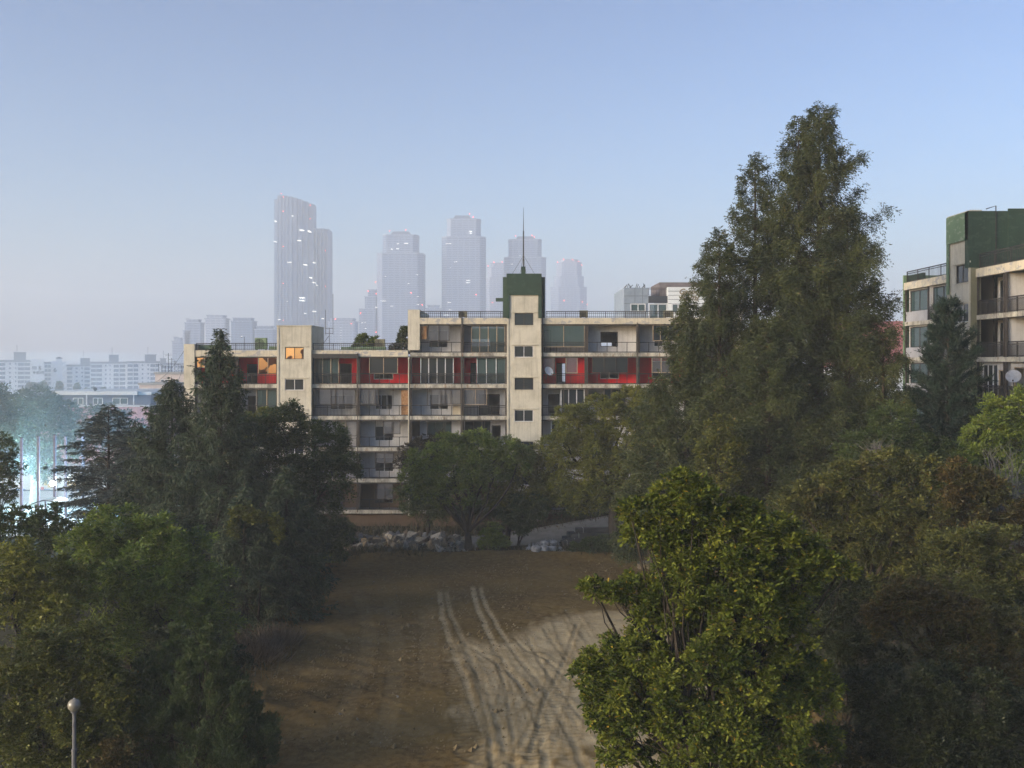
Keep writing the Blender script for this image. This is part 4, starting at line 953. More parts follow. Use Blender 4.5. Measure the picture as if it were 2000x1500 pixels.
def GP(px, py, z=0.0):
    Y = (EYE - z) * FPX / (py - HOR); return ((px - 1000) / FPX * Y, Y)
def vnoise(x, y, s, seed, oct=4, ax=1.0):
    r = np.random.default_rng(seed); out = np.zeros_like(x); amp = 1.0
    for o in range(oct):
        g = r.normal(size=(64, 64)); u = (x / (s * ax)) % 64; v = (y / s) % 64
        i = u.astype(int); j = v.astype(int); fu = u - i; fv = v - j; fu = fu * fu * (3 - 2 * fu); fv = fv * fv * (3 - 2 * fv)
        a = g[i % 64, j % 64]; b = g[(i + 1) % 64, j % 64]; c = g[i % 64, (j + 1) % 64]; d = g[(i + 1) % 64, (j + 1) % 64]
        out += amp * ((a * (1 - fu) + b * fu) * (1 - fv) + (c * (1 - fu) + d * fu) * fv); amp *= .5; s *= .5
    return out
def dist_poly(x, y, pts):
    best = np.full(x.shape, 1e9); al = np.zeros_like(x); sg = np.zeros_like(x); acc = 0.0
    for (x0, y0), (x1, y1) in zip(pts, pts[1:]):
        dx, dy = x1 - x0, y1 - y0; L = math.hypot(dx, dy); t_ = np.clip(((x - x0) * dx + (y - y0) * dy) / L ** 2, 0, 1)
        ex, ey = x - x0 - t_ * dx, y - y0 - t_ * dy; d = np.hypot(ex, ey); m_ = d < best
        best = np.where(m_, d, best); al = np.where(m_, acc + t_ * L, al); sg = np.where(m_, np.sign(dx * ey - dy * ex), sg); acc += L
    return best, al, sg
def smooth_pts(P, n=6):
    P = [np.array(p) for p in P]; out = []
    for i in range(len(P) - 1):
        p0 = P[max(i - 1, 0)]; p1 = P[i]; p2 = P[i + 1]; p3 = P[min(i + 2, len(P) - 1)]
        for k in range(n):
            t_ = k / n; out.append(tuple(.5 * ((2 * p1) + (p2 - p0) * t_ + (2 * p0 - 5 * p1 + 4 * p2 - p3) * t_ ** 2 + (-p0 + 3 * p1 - 3 * p2 + p3) * t_ ** 3)))
    out.append(tuple(P[-1])); return out

def dirt_yard():
    st = .09; xs = np.arange(-16.5, 13.5, st); ys = np.concatenate([np.arange(22, 34, .25), np.arange(34, 72.6, st)])
    X, Y = np.meshgrid(xs, ys); Xf = X + .3 * vnoise(X, Y, 2.0, 31, 5) + .25 * vnoise(X, Y / 5, .35, 33, 3); Yf = Y + .45 * vnoise(X, Y, 2.0, 32, 5)
    Z = ground_z(X, Y) + .03
    rel = .05 * vnoise(X, Y, 5.0, 1, 2) + .018 * vnoise(X, Y, .8, 2, 4) + .008 * vnoise(X, Y, .22, 3, 2)
    px = 1000 + X / np.maximum(Y, 1) * FPX; py = HOR + EYE / np.maximum(Y, 1) * FPX
    # area of pale sand that traffic has worn free of the dark topsoil
    sand = [GP(*p) for p in [(985, 1245), (1040, 1222), (1100, 1203), (1165, 1195), (1420, 1215), (1500, 1600), (950, 1600), (940, 1500), (928, 1420), (912, 1360), (893, 1310), (876, 1265), (890, 1250), (950, 1262)]]
    ins = np.zeros(X.shape, bool); n = len(sand)
    for i in range(n):
        x0, y0 = sand[i]; x1, y1 = sand[(i + 1) % n]
        c = ((y0 > Yf) != (y1 > Yf)) & (Xf < (x1 - x0) * (Yf - y0) / (y1 - y0 + 1e-9) + x0); ins ^= c
    d, _, _ = dist_poly(Xf, Yf, sand + [sand[0]]); pale = np.clip(.5 + np.where(ins, d, -d) / 1.3, 0, 1)
    pale = pale * (.86 + .12 * np.clip(vnoise(X, Y, 1.2, 9, 3), -1, 1))
    for (a, b, c, r) in ((1090, 1478, 2.0, .95), (1040, 1385, .9, .35), (1030, 1290, .8, .4)):
        gx, gy = GP(a, b); q = np.exp(-(((X - gx) / c) ** 2 + ((Y - gy) / (c * .55)) ** 2) ** 2); pale *= 1 - q * r * (.7 + .5 * np.clip(vnoise(X, Y, .5, 77, 3), -1, 1))
    # wheel and crawler tracks
    tracks = [([(858, 1150), (864, 1195), (874, 1240), (893, 1290), (918, 1360), (948, 1440), (985, 1560)], .17, 1, .7, 0),
              ([(871, 1150), (880, 1195), (896, 1235), (925, 1295), (958, 1370), (985, 1450), (1010, 1560)], .15, 1, .6, 0),
              ([(921, 1143), (932, 1185), (952, 1235), (983, 1290), (1020, 1345), (1048, 1400), (1062, 1460), (1070, 1560)], .17, 1, .9, 0),
              ([(936, 1143), (950, 1185), (975, 1230), (1010, 1280), (1055, 1335), (1090, 1390), (1120, 1450), (1160, 1560)], .15, 1, .8, 0),
              ([(905, 1255), (940, 1275), (975, 1300), (1010, 1330), (1045, 1375)], .15, 1, .2, .5),
              ([(1000, 1240), (1030, 1270), (1070, 1290), (1110, 1330)], .12, 1, .1, .4),
              ([(880, 1290), (893, 1340), (905, 1400), (915, 1450), (920, 1500)], .55, 0, .0, 1.0),
              ([(835, 1190), (838, 1260), (842, 1330)], .5, 0, .12, .9),
              ([(1068, 1385), (1055, 1420), (1035, 1460), (1015, 1520)], .45, 0, .15, 1.0),
              ([(1110, 1190), (1135, 1225), (1160, 1260)], .35, 0, .2, .7), ([(1085, 1205), (1100, 1240), (1118, 1290)], .3, 0, .15, .5),
              ([(1000, 1310), (1012, 1345), (1005, 1380), (985, 1395)], .35, 0, .0, .5), ([(985, 1300), (992, 1350), (980, 1385)], .3, 0, .0, .4),
              ([(1090, 1290), (1085, 1360), (1070, 1430), (1050, 1500)], .5, 0, .15, 1.0), ([(1140, 1280), (1128, 1360), (1110, 1440)], .4, 0, .1, .8),
              ([(960, 1262), (985, 1330), (1000, 1420), (1010, 1560)], .10, 1, .25, 0), ([(1030, 1240), (1060, 1300), (1110, 1370), (1180, 1450)], .10, 1, .2, 0), ([(1060, 1225), (1100, 1280), (1150, 1330)], .09, 1, .2, 0),
              ([(925, 1300), (945, 1380), (960, 1470), (965, 1560)], .09, 1, .3, 0), ([(1130, 1215), (1100, 1300), (1060, 1380), (1040, 1470)], .09, 1, .2, 0), ([(700, 1160), (720, 1240), (700, 1330), (660, 1420)], .4, 0, .1, .8), ([(760, 1170), (775, 1250), (770, 1340), (745, 1450)], .4, 0, .1, .8), ([(620, 1230), (700, 1250), (800, 1245)], .4, 0, .12, .7),
              ([(900, 1440), (930, 1475), (980, 1490), (1010, 1520)], .6, 0, .1, .9), ([(560, 1310), (660, 1312), (760, 1308), (830, 1300)], .5, 0, .10, .6),
              ([(560, 1450), (650, 1425), (740, 1420), (820, 1430)], .6, 0, .08, .6), ([(600, 1180), (680, 1195), (760, 1190)], .6, 0, .1, .4)]
    for pts, w_, rut, pl, tread in tracks:
        P = smooth_pts([GP(*p) for p in pts]); d, al, sg = dist_poly(X + .03 * vnoise(X, Y, 2.2, 5, 2), Y, P)
        m_ = np.clip((w_ - d) / .06 + .3, 0, 1); end = np.clip(al / .8, 0, 1)
        Z += -.022 * m_ * end * (1 if rut else .5) + .010 * np.exp(-((d - w_ - .1) / .12) ** 2) * end * (1 + .8 * vnoise(X, Y, .5, 99, 2))
        if tread: Z += .012 * tread * m_ * np.sin(al * 2 * math.pi / .36 + 2.2 * d * sg); pale = np.clip(pale + .10 * tread * m_ * (np.sin(al * 2 * math.pi / .36 + 2.2 * d * sg) > .2), 0, 1)
        pale = np.maximum(pale, pl * m_ * end * np.clip(al / 1.5 + .2, 0, 1) * (.85 + .15 * vnoise(X, Y, .4, 12, 2)))
        pale *= 1 - .42 * np.exp(-((d - w_ - .07) / .07) ** 2) * end
    for pts, w_, rut, pl, tread in tracks[:6] + tracks[9:11]:      # fine parallel scratches beside the ruts
        d, al, sg = dist_poly(X + .03 * vnoise(X, Y, 2.5, 15, 2), Y, smooth_pts([GP(*p) for p in pts])); u_ = np.exp(-(d / 1.3) ** 2) * pale * np.clip(vnoise(X, Y, 1.3, 66, 2) + .6, 0, 1)
        Z += .008 * u_ * np.sin(d * 2 * math.pi / .24); pale = np.clip(pale - .22 * u_ * (np.sin(d * 2 * math.pi / .24) < -.2), 0, 1)
    scr = vnoise(X * .95 + Y * .3, Y - .3 * X, .45, 41, 3, ax=9.0); Z += .014 * scr * (1 - .9 * pale); Z += rel * (1 - .45 * pale)
    left = np.clip((-X - 3) / 5, 0, 1); dz = .035 * np.sin((Y * 1.0 + .55 * X) * 3.6 + 1.2 * vnoise(X, Y, 2.5, 8, 2)) * left * (Y < 60); Z += dz
    damp = np.clip(vnoise(X, Y, 3.0, 51, 3) * .5 + .5, 0, 1)
    poly = [(-14.8, 22), (-12, 36), (-10.5, 39.5), (-13.4, 45), (-14.2, 50), (-15.6, 55), (-15.2, 62), (-14.4, 69), (-12, 71.5), (-8, 72.3), (12.5, 72.3), (13, 60), (13, 22)]
    pi = np.zeros(X.shape, bool); n = len(poly)
    for i in range(n):
        x0, y0 = poly[i]; x1, y1 = poly[(i + 1) % n]; pi ^= ((y0 > Yf) != (y1 > Yf)) & (Xf < (x1 - x0) * (Yf - y0) / (y1 - y0 + 1e-9) + x0)
    dd, _, _ = dist_poly(Xf, Yf, poly + [poly[0]]); Z -= .12 * np.exp(-dd / .25); Z += .10 * np.exp(-((dd - .8) / .5) ** 2)
    ny, nx = X.shape; i = np.arange(nx * ny).reshape(ny, nx); q = np.stack([i[:-1, :-1], i[:-1, 1:], i[1:, 1:], i[1:, :-1]], -1)[pi[:-1, :-1]].reshape(-1, 4)
    used = np.unique(q); mp = np.zeros(nx * ny, np.int32); mp[used] = np.arange(len(used)); q = mp[q].astype(np.int32)
    V = np.stack([X, Y, Z], -1).reshape(-1, 3)[used].astype(np.float32)
    me = bpy.data.meshes.new('dirt_yard'); me.vertices.add(len(V)); me.vertices.foreach_set('co', V.ravel()); me.loops.add(q.size); me.loops.foreach_set('vertex_index', q.ravel())
    me.polygons.add(len(q)); me.polygons.foreach_set('loop_start', np.arange(0, q.size, 4, dtype=np.int32)); me.update(calc_edges=True)
    me.polygons.foreach_set('use_smooth', np.ones(len(q), bool))
    for nm, A in (('sand', pale), ('damp', damp)):
        at = me.attributes.new(nm, 'FLOAT', 'POINT'); at.data.foreach_set('value', A.reshape(-1)[used].astype(np.float32))
    m = mat('bare_earth', (.1, .06, .03), .95, .12); t = NT(m)
    a = t.n('ShaderNodeAttribute', attribute_name='sand').outputs['Fac']; b = t.n('ShaderNodeAttribute', attribute_name='damp').outputs['Fac']
    v = t.coord(); n1 = t.noise(v, 3.0, 8, .65); n2 = t.noise(v, 14, 5, .7)
    soil = t.mix(b, (.098, .056, .012), (.165, .103, .026)); soil = t.mix(t.ramp(n1, [(.4, (0, 0, 0)), (.7, (1, 1, 1))]), soil, (.225, .150, .052))
    sandc = t.mix(n1, (.43, .32, .155), (.62, .485, .28)); c = t.mix(a, soil, sandc); c = t.mix(t.math('MULTIPLY', n2, .5), c, t.mix(a, (.03, .018, .008), (.12, .08, .04)))
    n3 = t.noise(t.coord((2.5, .6, 1)), 6, 6, .7); c = t.mix(t.math('MULTIPLY', t.ramp(n3, [(.45, (0, 0, 0)), (.62, (1, 1, 1))]), .4), c, t.mix(a, (.14, .10, .05), (.5, .42, .28)))
    t.l(c, t.b.inputs['Base Color']); t.bump(t.math('ADD', n2, t.math('MULTIPLY', t.noise(v, 40, 3), .5)), .28, .03)
    return tag(link_mesh('dirt_yard', me, m), kind='structure')
dirt_yard()

# lane behind the trees with its kerb
M['lane'] = mat_noise('worn_concrete_lane', (.17, .165, .15), (.23, .22, .2), 1.2, .9, 6, .15)
def strip(name, A, B, m, dz, kind='structure'):
    mb = MB(); n = len(A)
    for (x, y), (u, v) in zip(A, B):
        for k in range(5): t_ = k / 4; X_, Y_ = x + (u - x) * t_, y + (v - y) * t_; mb.v.append((X_, Y_, gz(X_, Y_) + dz))
    for i in range(n - 1):
        for k in range(4): mb.f.append((i * 5 + k, i * 5 + k + 1, (i + 1) * 5 + k + 1, (i + 1) * 5 + k))
    return tag(mb.build(name, m), kind=kind)
far_ = smooth_pts([(-22, 76.2), (-14, 77.0), (-7, 78.0), (-2, 79.6), (4, 81), (9, 82.3), (14, 83.2), (30, 84)]); nr_ = smooth_pts([(-22, 73.4), (-14, 73.8), (-7, 74.3), (-2, 74.9), (4, 76.2), (9, 77.6), (14, 78.6), (30, 79.4)])
strip('lane', nr_, far_, M['lane'], .09)
mb = MB()
for (x, y), (u, v) in zip(far_, far_[1:]):
    z = gz(x, y); z2 = gz(u, v); b = len(mb.v); mb.v += [(x, y, z - .1), (x, y + .2, z - .1), (x, y + .2, z + .16), (x, y, z + .16), (u, v, z2 - .1), (u, v + .2, z2 - .1), (u, v + .2, z2 + .16), (u, v, z2 + .16)]
    mb.f += [(b, b + 3, b + 7, b + 4), (b + 3, b + 2, b + 6, b + 7), (b + 2, b + 1, b + 5, b + 6)]
tag(mb.build('kerb', M['lane']), kind='structure')
M['court'] = mat_noise('pale_sports_ground', (.5, .48, .42), (.62, .6, .54), .3)
mb = MB(); mb.poly([(x, y, -2.2 + .05) for x, y in ((-110, 92), (-42, 92), (-40, 124), (-110, 124))]); tag(mb.build('sports_ground', M['court']), kind='structure')

# ------------------------------------------------------------------ sports ground: poles, lit flood lamp, low building
M['pole'] = mat_noise('blue_brown_pole_paint', (.12, .11, .16), (.2, .15, .17), 2, .6)
YP = 97.0
for i, (px, top, wd, lb) in enumerate(((42, 856, 4.2, 'leftmost of the tall net poles on the floodlit ground'), (75, 853, 4.4, 'second tall net pole from the left, in front of the pale forked trunk'), (107, 850, 4.4, 'third tall net pole, right beside the bright flood lamp'),
                          (128, 853, 3.6, 'fourth tall net pole, crossed by the cedar boughs'), (162, 847, 4.0, 'net pole whose top shows above the cedar boughs'))):
    y = YP + (8 if i == 3 else 14 if i == 4 else 0); x = PX(px, y); g = gz(x, y); h = PZ(top, y) - g; r = wd / FPX * y / 2
    o = thing('net_pole', lb, 'pole', (x, y, g), 0, 'tall poles on the sports ground'); a = MB(); a.box(-r, r, -r, r, 0, h); a.build('post', M['pole'], o)
    a = MB(); a.box(-r * 1.1, r * 1.1, -r * 1.1, r * 1.1, h + .003, h + .08); a.box(-r * 1.8, r * 1.8, -r * 1.8, r * 1.8, .0, .15); a.build('cap', M['metal'], o)
M['floodface'] = mat_emit('flood_lamp_face', (.85, .97, 1.0), 40)
y = YP - 1.2; x = PX(103.3, y); z = PZ(944, y); g = gz(x, y)
o = thing('flood_lamp', 'lit flood lamp on a white pole between the net poles', 'lamp', (x, y, g))
a = MB(); a.tube([(.4, 0, 0), (.4, 0, z - g + .4)], .07, 8); a.tube([(.4, 0, z - g), (0, 0, z - g)], .04, 5); a.build('pole', M['white_fr'], o)
a = MB(); a.tube([(0, -.05, z - g), (0, -.14, z - g)], [.24, .24], 14); a.build('lamp_glass', M['floodface'], o)
a = MB(); a.tube([(0, .16, z - g), (0, -.045, z - g)], [.16, .27], 14); a.build('lamp_housing', M['metal'], o)
for (lx, ly, lz, e, cc) in ((x, y + 3.5, z, 1300, (.8, .92, 1.0)), (x - 8, 106, z + .5, 3400, (.45, .80, 1.0)), (x + 8, 106, z + 1.0, 7500, (.20, .55, 1.0))):  # first light belongs to the lamp; other two are added fill without fixtures
    ld = bpy.data.lights.new('flood_and_fill_light', 'POINT'); ld.energy = e; ld.color = cc; ld.shadow_soft_size = .12
    lo = bpy.data.objects.new('flood_and_fill_light', ld); COL.objects.link(lo); lo.location = (lx, ly, lz)
M['panel_y'] = mat('yellow_panel', (.6, .42, .12), .7); M['panel_b'] = mat('blue_door_paint', (.06, .13, .3), .6); M['panel_r'] = mat('red_sign_paint', (.5, .1, .08), .6)
yb = 126.0; ob = thing('sports_hall', 'pale low hall with yellow panels and blue doors behind the floodlit poles', 'building', (PX(-60, yb), yb, gz(-60, yb)))
bx_ = lambda p: PX(p, yb) - ob.location.x; bz_ = lambda p: PZ(p, yb) - ob.location.z
a = MB(); a.box(bx_(-60), bx_(215), 0, 8, -1, bz_(925)); a.build('wall', M['court'], ob)
a = MB(); a.box(bx_(-62), bx_(217), -.8, 8.3, bz_(925) + .003, bz_(919)); a.build('roof', M['tin'], ob)
a = MB()
for p, q, r, s in ((86, 92, 938, 948), (93, 101, 946, 952), (60, 70, 940, 945), (117, 124, 960, 975), (78, 84, 974, 978), (88, 104, 963, 966), (130, 150, 940, 950)): a.box(bx_(p), bx_(q), -.06, -.003, bz_(s), bz_(r))
a.build('yellow_panel', M['panel_y'], ob)
a = MB()
for p, q in ((74, 97), (112, 127), (140, 160), (30, 50)): a.box(bx_(p), bx_(q), -.06, -.003, bz_(976), bz_(955))
a.build('door', M['panel_b'], ob)
a = MB(); a.box(bx_(80), bx_(86), -.062, -.003, bz_(957), bz_(951)); a.build('sign_panel', M['panel_r'], ob)
o = thing('shelter', 'dark arched open shelter at the foot of the net poles', 'shelter', (PX(90, 94), 94, gz(PX(90, 94), 94))); g = gz(PX(90, 94), 94)
a = MB(); 
for s in (-1, 1): a.tube([(s * 1.0, 0, 0), (s * 1.0, 0, PZ(985, 94) - g)], .08, 6); a.tube([(s * 1.0, 2, 0), (s * 1.0, 2, PZ(985, 94) - g)], .08, 6)
a.build('post', M['pole'], o); a = MB()
for k in range(8):
    t0_, t1_ = k / 8, (k + 1) / 8; f_ = lambda t_: (-1.3 + 2.6 * t_, PZ(985, 94) - g + .35 * math.sin(math.pi * t_))
    (xa, za), (xb, zb) = f_(t0_), f_(t1_); a.poly([(xa, -.3, za), (xb, -.3, zb), (xb, 2.3, zb), (xa, 2.3, za)]); a.poly([(xa, -.3, za + .08), (xa, 2.3, za + .08), (xb, 2.3, zb + .08), (xb, -.3, zb + .08)]); a.poly([(xa, -.3, za), (xa, -.3, za + .08), (xb, -.3, zb + .08), (xb, -.3, zb)])
a.build('roof', M['metal'], o)

# ------------------------------------------------------------------ globe lamp
y = 31.0; x = PX(145, y); g = gz(x, y); z = PZ(1377, y) - g
M['globe'] = mat_noise('dusty_globe_glass', (.26, .24, .19), (.18, .16, .12), 6, .25, spec=.6)
M['lamp_post'] = mat_noise('weathered_grey_post', (.10, .10, .105), (.17, .165, .16), 4, .6)
o = thing('globe_lamp', 'unlit globe lamp on a thin grey post at the lower left', 'street lamp', (x, y, g))
a = MB(); a.tube([(0, 0, 0), (0, 0, z - 1.4)], .075, 10); a.tube([(0, 0, z - 1.4), (0, 0, z - .2)], .058, 10); a.tube([(0, 0, z - 1.43), (0, 0, z - 1.36)], .085, 10); a.tube([(0, 0, z - .24), (0, 0, z - .17)], [.09, .11], 12); a.build('post', M['lamp_post'], o)
a = MB(); rr = [(.2 * math.sin(math.pi * k / 14), z - .2 * math.cos(math.pi * k / 14)) for k in range(15)]; a.tube([(0, 0, b_) for _, b_ in rr], [max(q, .002) for q, _ in rr], 24); a.build('globe', M['globe'], o, smooth=True)
a = MB(); a.tube([(0, 0, z + .19), (0, 0, z + .225)], [.05, .015], 8); a.build('finial', M['tin'], o)

# ------------------------------------------------------------------ rubble, sacks, beams
import bmesh
M['rub1'] = mat_noise('broken_concrete', (.10, .088, .07), (.20, .175, .14), 4, .95, 6, .5); M['rub2'] = mat_noise('ochre_rubble', (.17, .125, .08), (.28, .215, .14), 4, .95, 6, .5); M['rub3'] = mat_noise('pale_rubble', (.20, .18, .15), (.36, .33, .28), 4, .95, 6, .5)
rr_ = random.Random(21); hulls = []
for k in range(12):
    bm = bmesh.new(); sxx = (rr_.uniform(.7, 1.2), rr_.uniform(.5, .9), rr_.uniform(.35, .8))
    for _ in range(16): v = Vector((rr_.uniform(-1, 1), rr_.uniform(-1, 1), rr_.uniform(-1, 1))); v = Vector([max(-.75, min(.75, c)) * s for c, s in zip(v, sxx)]); bm.verts.new(v)
    bmesh.ops.convex_hull(bm, input=bm.verts); loose = [v for v in bm.verts if not v.link_faces]; bmesh.ops.delete(bm, geom=loose, context='VERTS')
    me = bpy.data.meshes.new('rubble_chunk'); bm.to_mesh(me); bm.free(); me.materials.append(M[('rub1', 'rub2', 'rub3', 'rub1')[k % 4]]); hulls.append(me)
def heap_h(x, y):
    return max(0, (.75 + .12 * math.sin(x * 1.3)) * math.exp(-((y - 74.8) / 2.0) ** 2) * float(sstep(x, -14, -11.5)) * float(sstep(-x, 3.2, 5)))
n_chunk = 0
for k in range(520):
    x = rr_.uniform(-13.8, -3.4); y = rr_.gauss(74.4, 1.7)
    if y < 71.7 or y > 78.5 or n_chunk >= 290: continue
    n_chunk += 1
    s = rr_.choice((.14, .18, .22, .28, .36, .5, .62)) * rr_.uniform(.8, 1.2); me = hulls[rr_.randrange(12)]
    o = bpy.data.objects.new('rubble_chunk', me); COL.objects.link(o); h = heap_h(x, y)
    o.location = (x, y, gz(x, y) + h + s * .2); o.scale = (s, s, s); o.rotation_euler = (rr_.uniform(0, 6), rr_.uniform(0, 6), rr_.uniform(0, 6))
    ci = {'rub1': 'grey', 'rub2': 'ochre', 'rub3': 'pale'}[[n for n in ('rub1', 'rub2', 'rub3') if me.materials[0] == M[n]][0]] if False else ('grey', 'ochre', 'pale', 'grey')[hulls.index(me) % 4]
    tag(o, {'grey': 'broken grey concrete chunk in the rubble heap below the apartment block', 'ochre': 'ochre brown broken chunk in the rubble heap below the apartment block', 'pale': 'pale whitish chunk in the rubble heap below the apartment block'}[ci], 'rubble', ci + ' chunks of the rubble heap')
mb = MB()
for k in range(1500):
    x = rr_.uniform(-14.2, 4.2); y = rr_.gauss(73.6, 1.0) if x < -3 else rr_.gauss(73.2, .6)
    if y < 71.6: continue
    z = gz(x, y) + heap_h(x, y); s = rr_.uniform(.04, .13); c = Vector((x, y, z + s * .3)); P = [c + Vector((rr_.uniform(-1, 1), rr_.uniform(-1, 1), rr_.uniform(-.7, .7))) * s * 1.3 for _ in range(4)]
    mb.poly([P[0], P[1], P[2]]); mb.poly([P[0], P[2], P[3]]); mb.poly([P[0], P[3], P[1]]); mb.poly([P[1], P[3], P[2]])
tag(mb.build('rubble_debris', M['rub3']), 'fine pale debris scattered through the rubble heap', 'debris', kind='stuff')
mb = MB(); n = 60
for j in range(13):
    for i in range(n): x = -15 + 12.5 * i / (n - 1); y = 71.2 + 8 * j / 12; mb.v.append((x, y, gz(x, y) + heap_h(x, y) - .02 + .09 * math.sin(x * 5 + j) * (heap_h(x, y) > .1)))
for j in range(12):
    for i in range(n - 1): mb.f.append((j * n + i, j * n + i + 1, (j + 1) * n + i + 1, (j + 1) * n + i))
tag(mb.build('rubble_mound', M['soil'], smooth=True), 'mound of crushed concrete under the loose chunks', 'rubble', kind='stuff')
M['sack'] = mat_noise('white_woven_sack', (.38, .37, .36), (.17, .16, .15), 3, .8, 5, .3)
def sack(x, y, z, s, lb, rz):
    o = thing('bulk_sack', lb, 'sack', (x, y, z), rz, 'white sacks beside the lane'); nu, nv = 16, 12; V = []; F = []
    rq = random.Random(int(x * 100)); ph = rq.random() * 6
    for j in range(nv):
        t_ = -math.pi / 2 + math.pi * j / (nv - 1)
        for i in range(nu):
            p = 2 * math.pi * i / nu; c = abs(math.cos(t_)) ** .55; f_ = lambda q: math.copysign(abs(q) ** .7, q)
            w_ = 1 + .09 * math.sin(5 * p + ph) + .07 * math.sin(3 * t_ * 2 + ph); V.append((f_(math.cos(p)) * c * w_ * s, f_(math.sin(p)) * c * w_ * s, (math.sin(t_) * .62 + .62) * s + .03 * math.sin(4 * p) * s))
    for j in range(nv - 1):
        for i in range(nu): q = (i + 1) % nu; F.append((j * nu + i, j * nu + q, (j + 1) * nu + q, (j + 1) * nu + i))
    a = MB(); a.v = V; a.f = F; a.build('sack_body', M['sack'], o, smooth=True)
    a = MB(); a.tube([(0, 0, 1.18 * s), (.04, .02, 1.36 * s), (.1, .03, 1.52 * s)], [.1 * s, .05 * s, .16 * s], 8); a.build('tied_neck', M['sack'], o, smooth=True)
sk = [(1034, 1073, .36, 'front left sack of the white pile'), (1048, 1079, .40, 'front sack of the white pile, second from its left end'), (1063, 1078, .40, 'front sack in the middle of the white pile'), (1078, 1076, .38, 'front sack right of the middle of the white pile'), (1091, 1072, .34, 'front right end sack of the white pile'),
      (1042, 1066, .38, 'rear left sack of the white pile'), (1057, 1064, .40, 'rear middle sack of the white pile'), (1072, 1063, .42, 'tallest rear sack of the white pile'), (1086, 1064, .36, 'rear right sack of the white pile')]
for i, (px, py, s, lb) in enumerate(sk):
    x, y = GP(px, py, .3); sack(x, y, gz(x, y), s * .95, lb, i * .8)
for i, (px, py, s, lb) in enumerate(((1064, 1071, .34, 'white sack lying on top of the pile, left one'), (1080, 1069, .32, 'white sack lying on top of the pile, right one'))):
    x, y = GP(px, py, .3); sack(x, y, gz(x, y) + .42, s, lb, i * 2.)
M['beam'] = mat_noise('weathered_dark_timber', (.05, .052, .055), (.1, .1, .1), 2, .85, 5, .2, stretch=(.4, 4, 4))
def beam(x, y, z, L, w_, h, lb, rz):
    o = thing('timber_beam', lb, 'beam', (x, y, z), rz, 'dark beams stacked by the lane'); a = MB(); a.box(-L / 2, L / 2, -w_ / 2, w_ / 2, 0, h); b = a.build('beam_body', M['beam'], o)
    a = MB()
    for s in (-1, 1): a.box(s * L * .36 - .03, s * L * .36 + .03, -w_ / 2 - .012, w_ / 2 + .012, -.01, h + .012)
    a.build('steel_strap', M['tin'], o)
x0, y0 = GP(1155, 1052, .5)
for k, (dx, dy, dz, L, lb) in enumerate(((.3, 0, 0, 4.6, 'lowest front beam of the dark stack'), (0, .7, 0, 4.4, 'lowest rear beam of the dark stack'), (.5, .05, .36, 4.2, 'middle front beam of the dark stack'), (.3, .7, .36, 4.3, 'middle rear beam of the dark stack'), (.75, .3, .72, 3.9, 'top beam of the dark stack'), (-.9, -1.1, 0, 3.0, 'short beam lying in front of the dark stack'))):
    beam(x0 + dx, y0 + dy, gz(x0, y0) - .05 + dz, L, .55, .34, lb, R(6 + 2 * math.sin(k * 3)))
x0, y0 = GP(1263, 1103, .3); o = thing('concrete_block', 'pale earth coloured block at the edge of the dirt under the trees', 'block', (x0, y0, gz(x0, y0))); a = MB(); a.box(-.6, .6, -.4, .4, 0, .45); a.build('block_body', M['rub2'], o); a = MB(); a.box(-.64, .64, -.44, .44, .453, .52); a.build('coping', M['rub1'], o)

# ------------------------------------------------------------------ trees and plants
M['bark'] = mat_noise('grey_brown_bark', (.028, .022, .017), (.055, .045, .036), 5, .95, 6, .5, .1, (3, 3, .6))
M['bark_pale'] = mat_noise('pale_plane_bark', (.5, .48, .4), (.26, .27, .2), 3, .9, 4, .2)
M['bark_red'] = mat_noise('red_brown_bark', (.04, .028, .02), (.07, .05, .035), 4, .95, 5, .5, .1, (3, 3, .4))
LM = {}
LM['green'] = mat_leaf('mid_green_leaves', (.062, .098, .016), (.138, .185, .026), (.255, .300, .048), (.2, .16, .03), .015)
LM['yellowish'] = mat_leaf('yellow_green_leaves', (0.067, 0.081, 0.014), (0.149, 0.155, 0.021), (0.270, 0.259, 0.037), (.26, .20, .03), .02)
LM['dark'] = mat_leaf('dark_green_leaves', (0.027, 0.048, 0.015), (0.056, 0.080, 0.020), (0.106, 0.131, 0.033), (.12, .11, .03), .01)
LM['spruce'] = mat_leaf('spruce_needles', (.022, .036, .018), (.044, .064, .028), (.078, .098, .040), (.13, .10, .04), .012, trans=.1)
LM['cedar'] = mat_leaf('cedar_needles', (0.035, 0.053, 0.047), (0.070, 0.088, 0.074), (0.118, 0.125, 0.106), None, trans=.15)
LM['redwood'] = mat_leaf('redwood_needles', (.024, .036, .012), (.056, .068, .019), (.110, .120, .032), (.14, .09, .03), .01, patch=(.085, .070, .026), patch_lo=.62, trans=.2)
LM['pine'] = mat_leaf('pine_needles', (.010, .022, .014), (.018, .036, .022), (.032, .055, .032), None, trans=.08)
LM['juniper'] = mat_leaf('juniper_scales', (0.031, 0.052, 0.017), (0.062, 0.086, 0.026), (0.111, 0.137, 0.039), (.12, .09, .04), .01, trans=.12)
LM['magnolia'] = mat_leaf('magnolia_leaves', (.030, .050, .008), (.105, .128, .015), (.235, .245, .032), (.42, .27, .03), .03, trans=.2, spec=.15, rough=.6)
LM['maple'] = mat_leaf('maple_leaves', (0.047, 0.057, 0.016), (0.098, 0.101, 0.023), (0.176, 0.169, 0.039), (.15, .08, .02), .02, patch=(.10, .058, .02), patch_lo=.6, pscale=.35)
LM['rust'] = mat_leaf('rusty_maple_leaves', (.045, .036, .012), (.098, .068, .020), (.165, .108, .030), (.075, .075, .02), .3, patch=(.060, .068, .020), patch_lo=.52, pscale=.4)
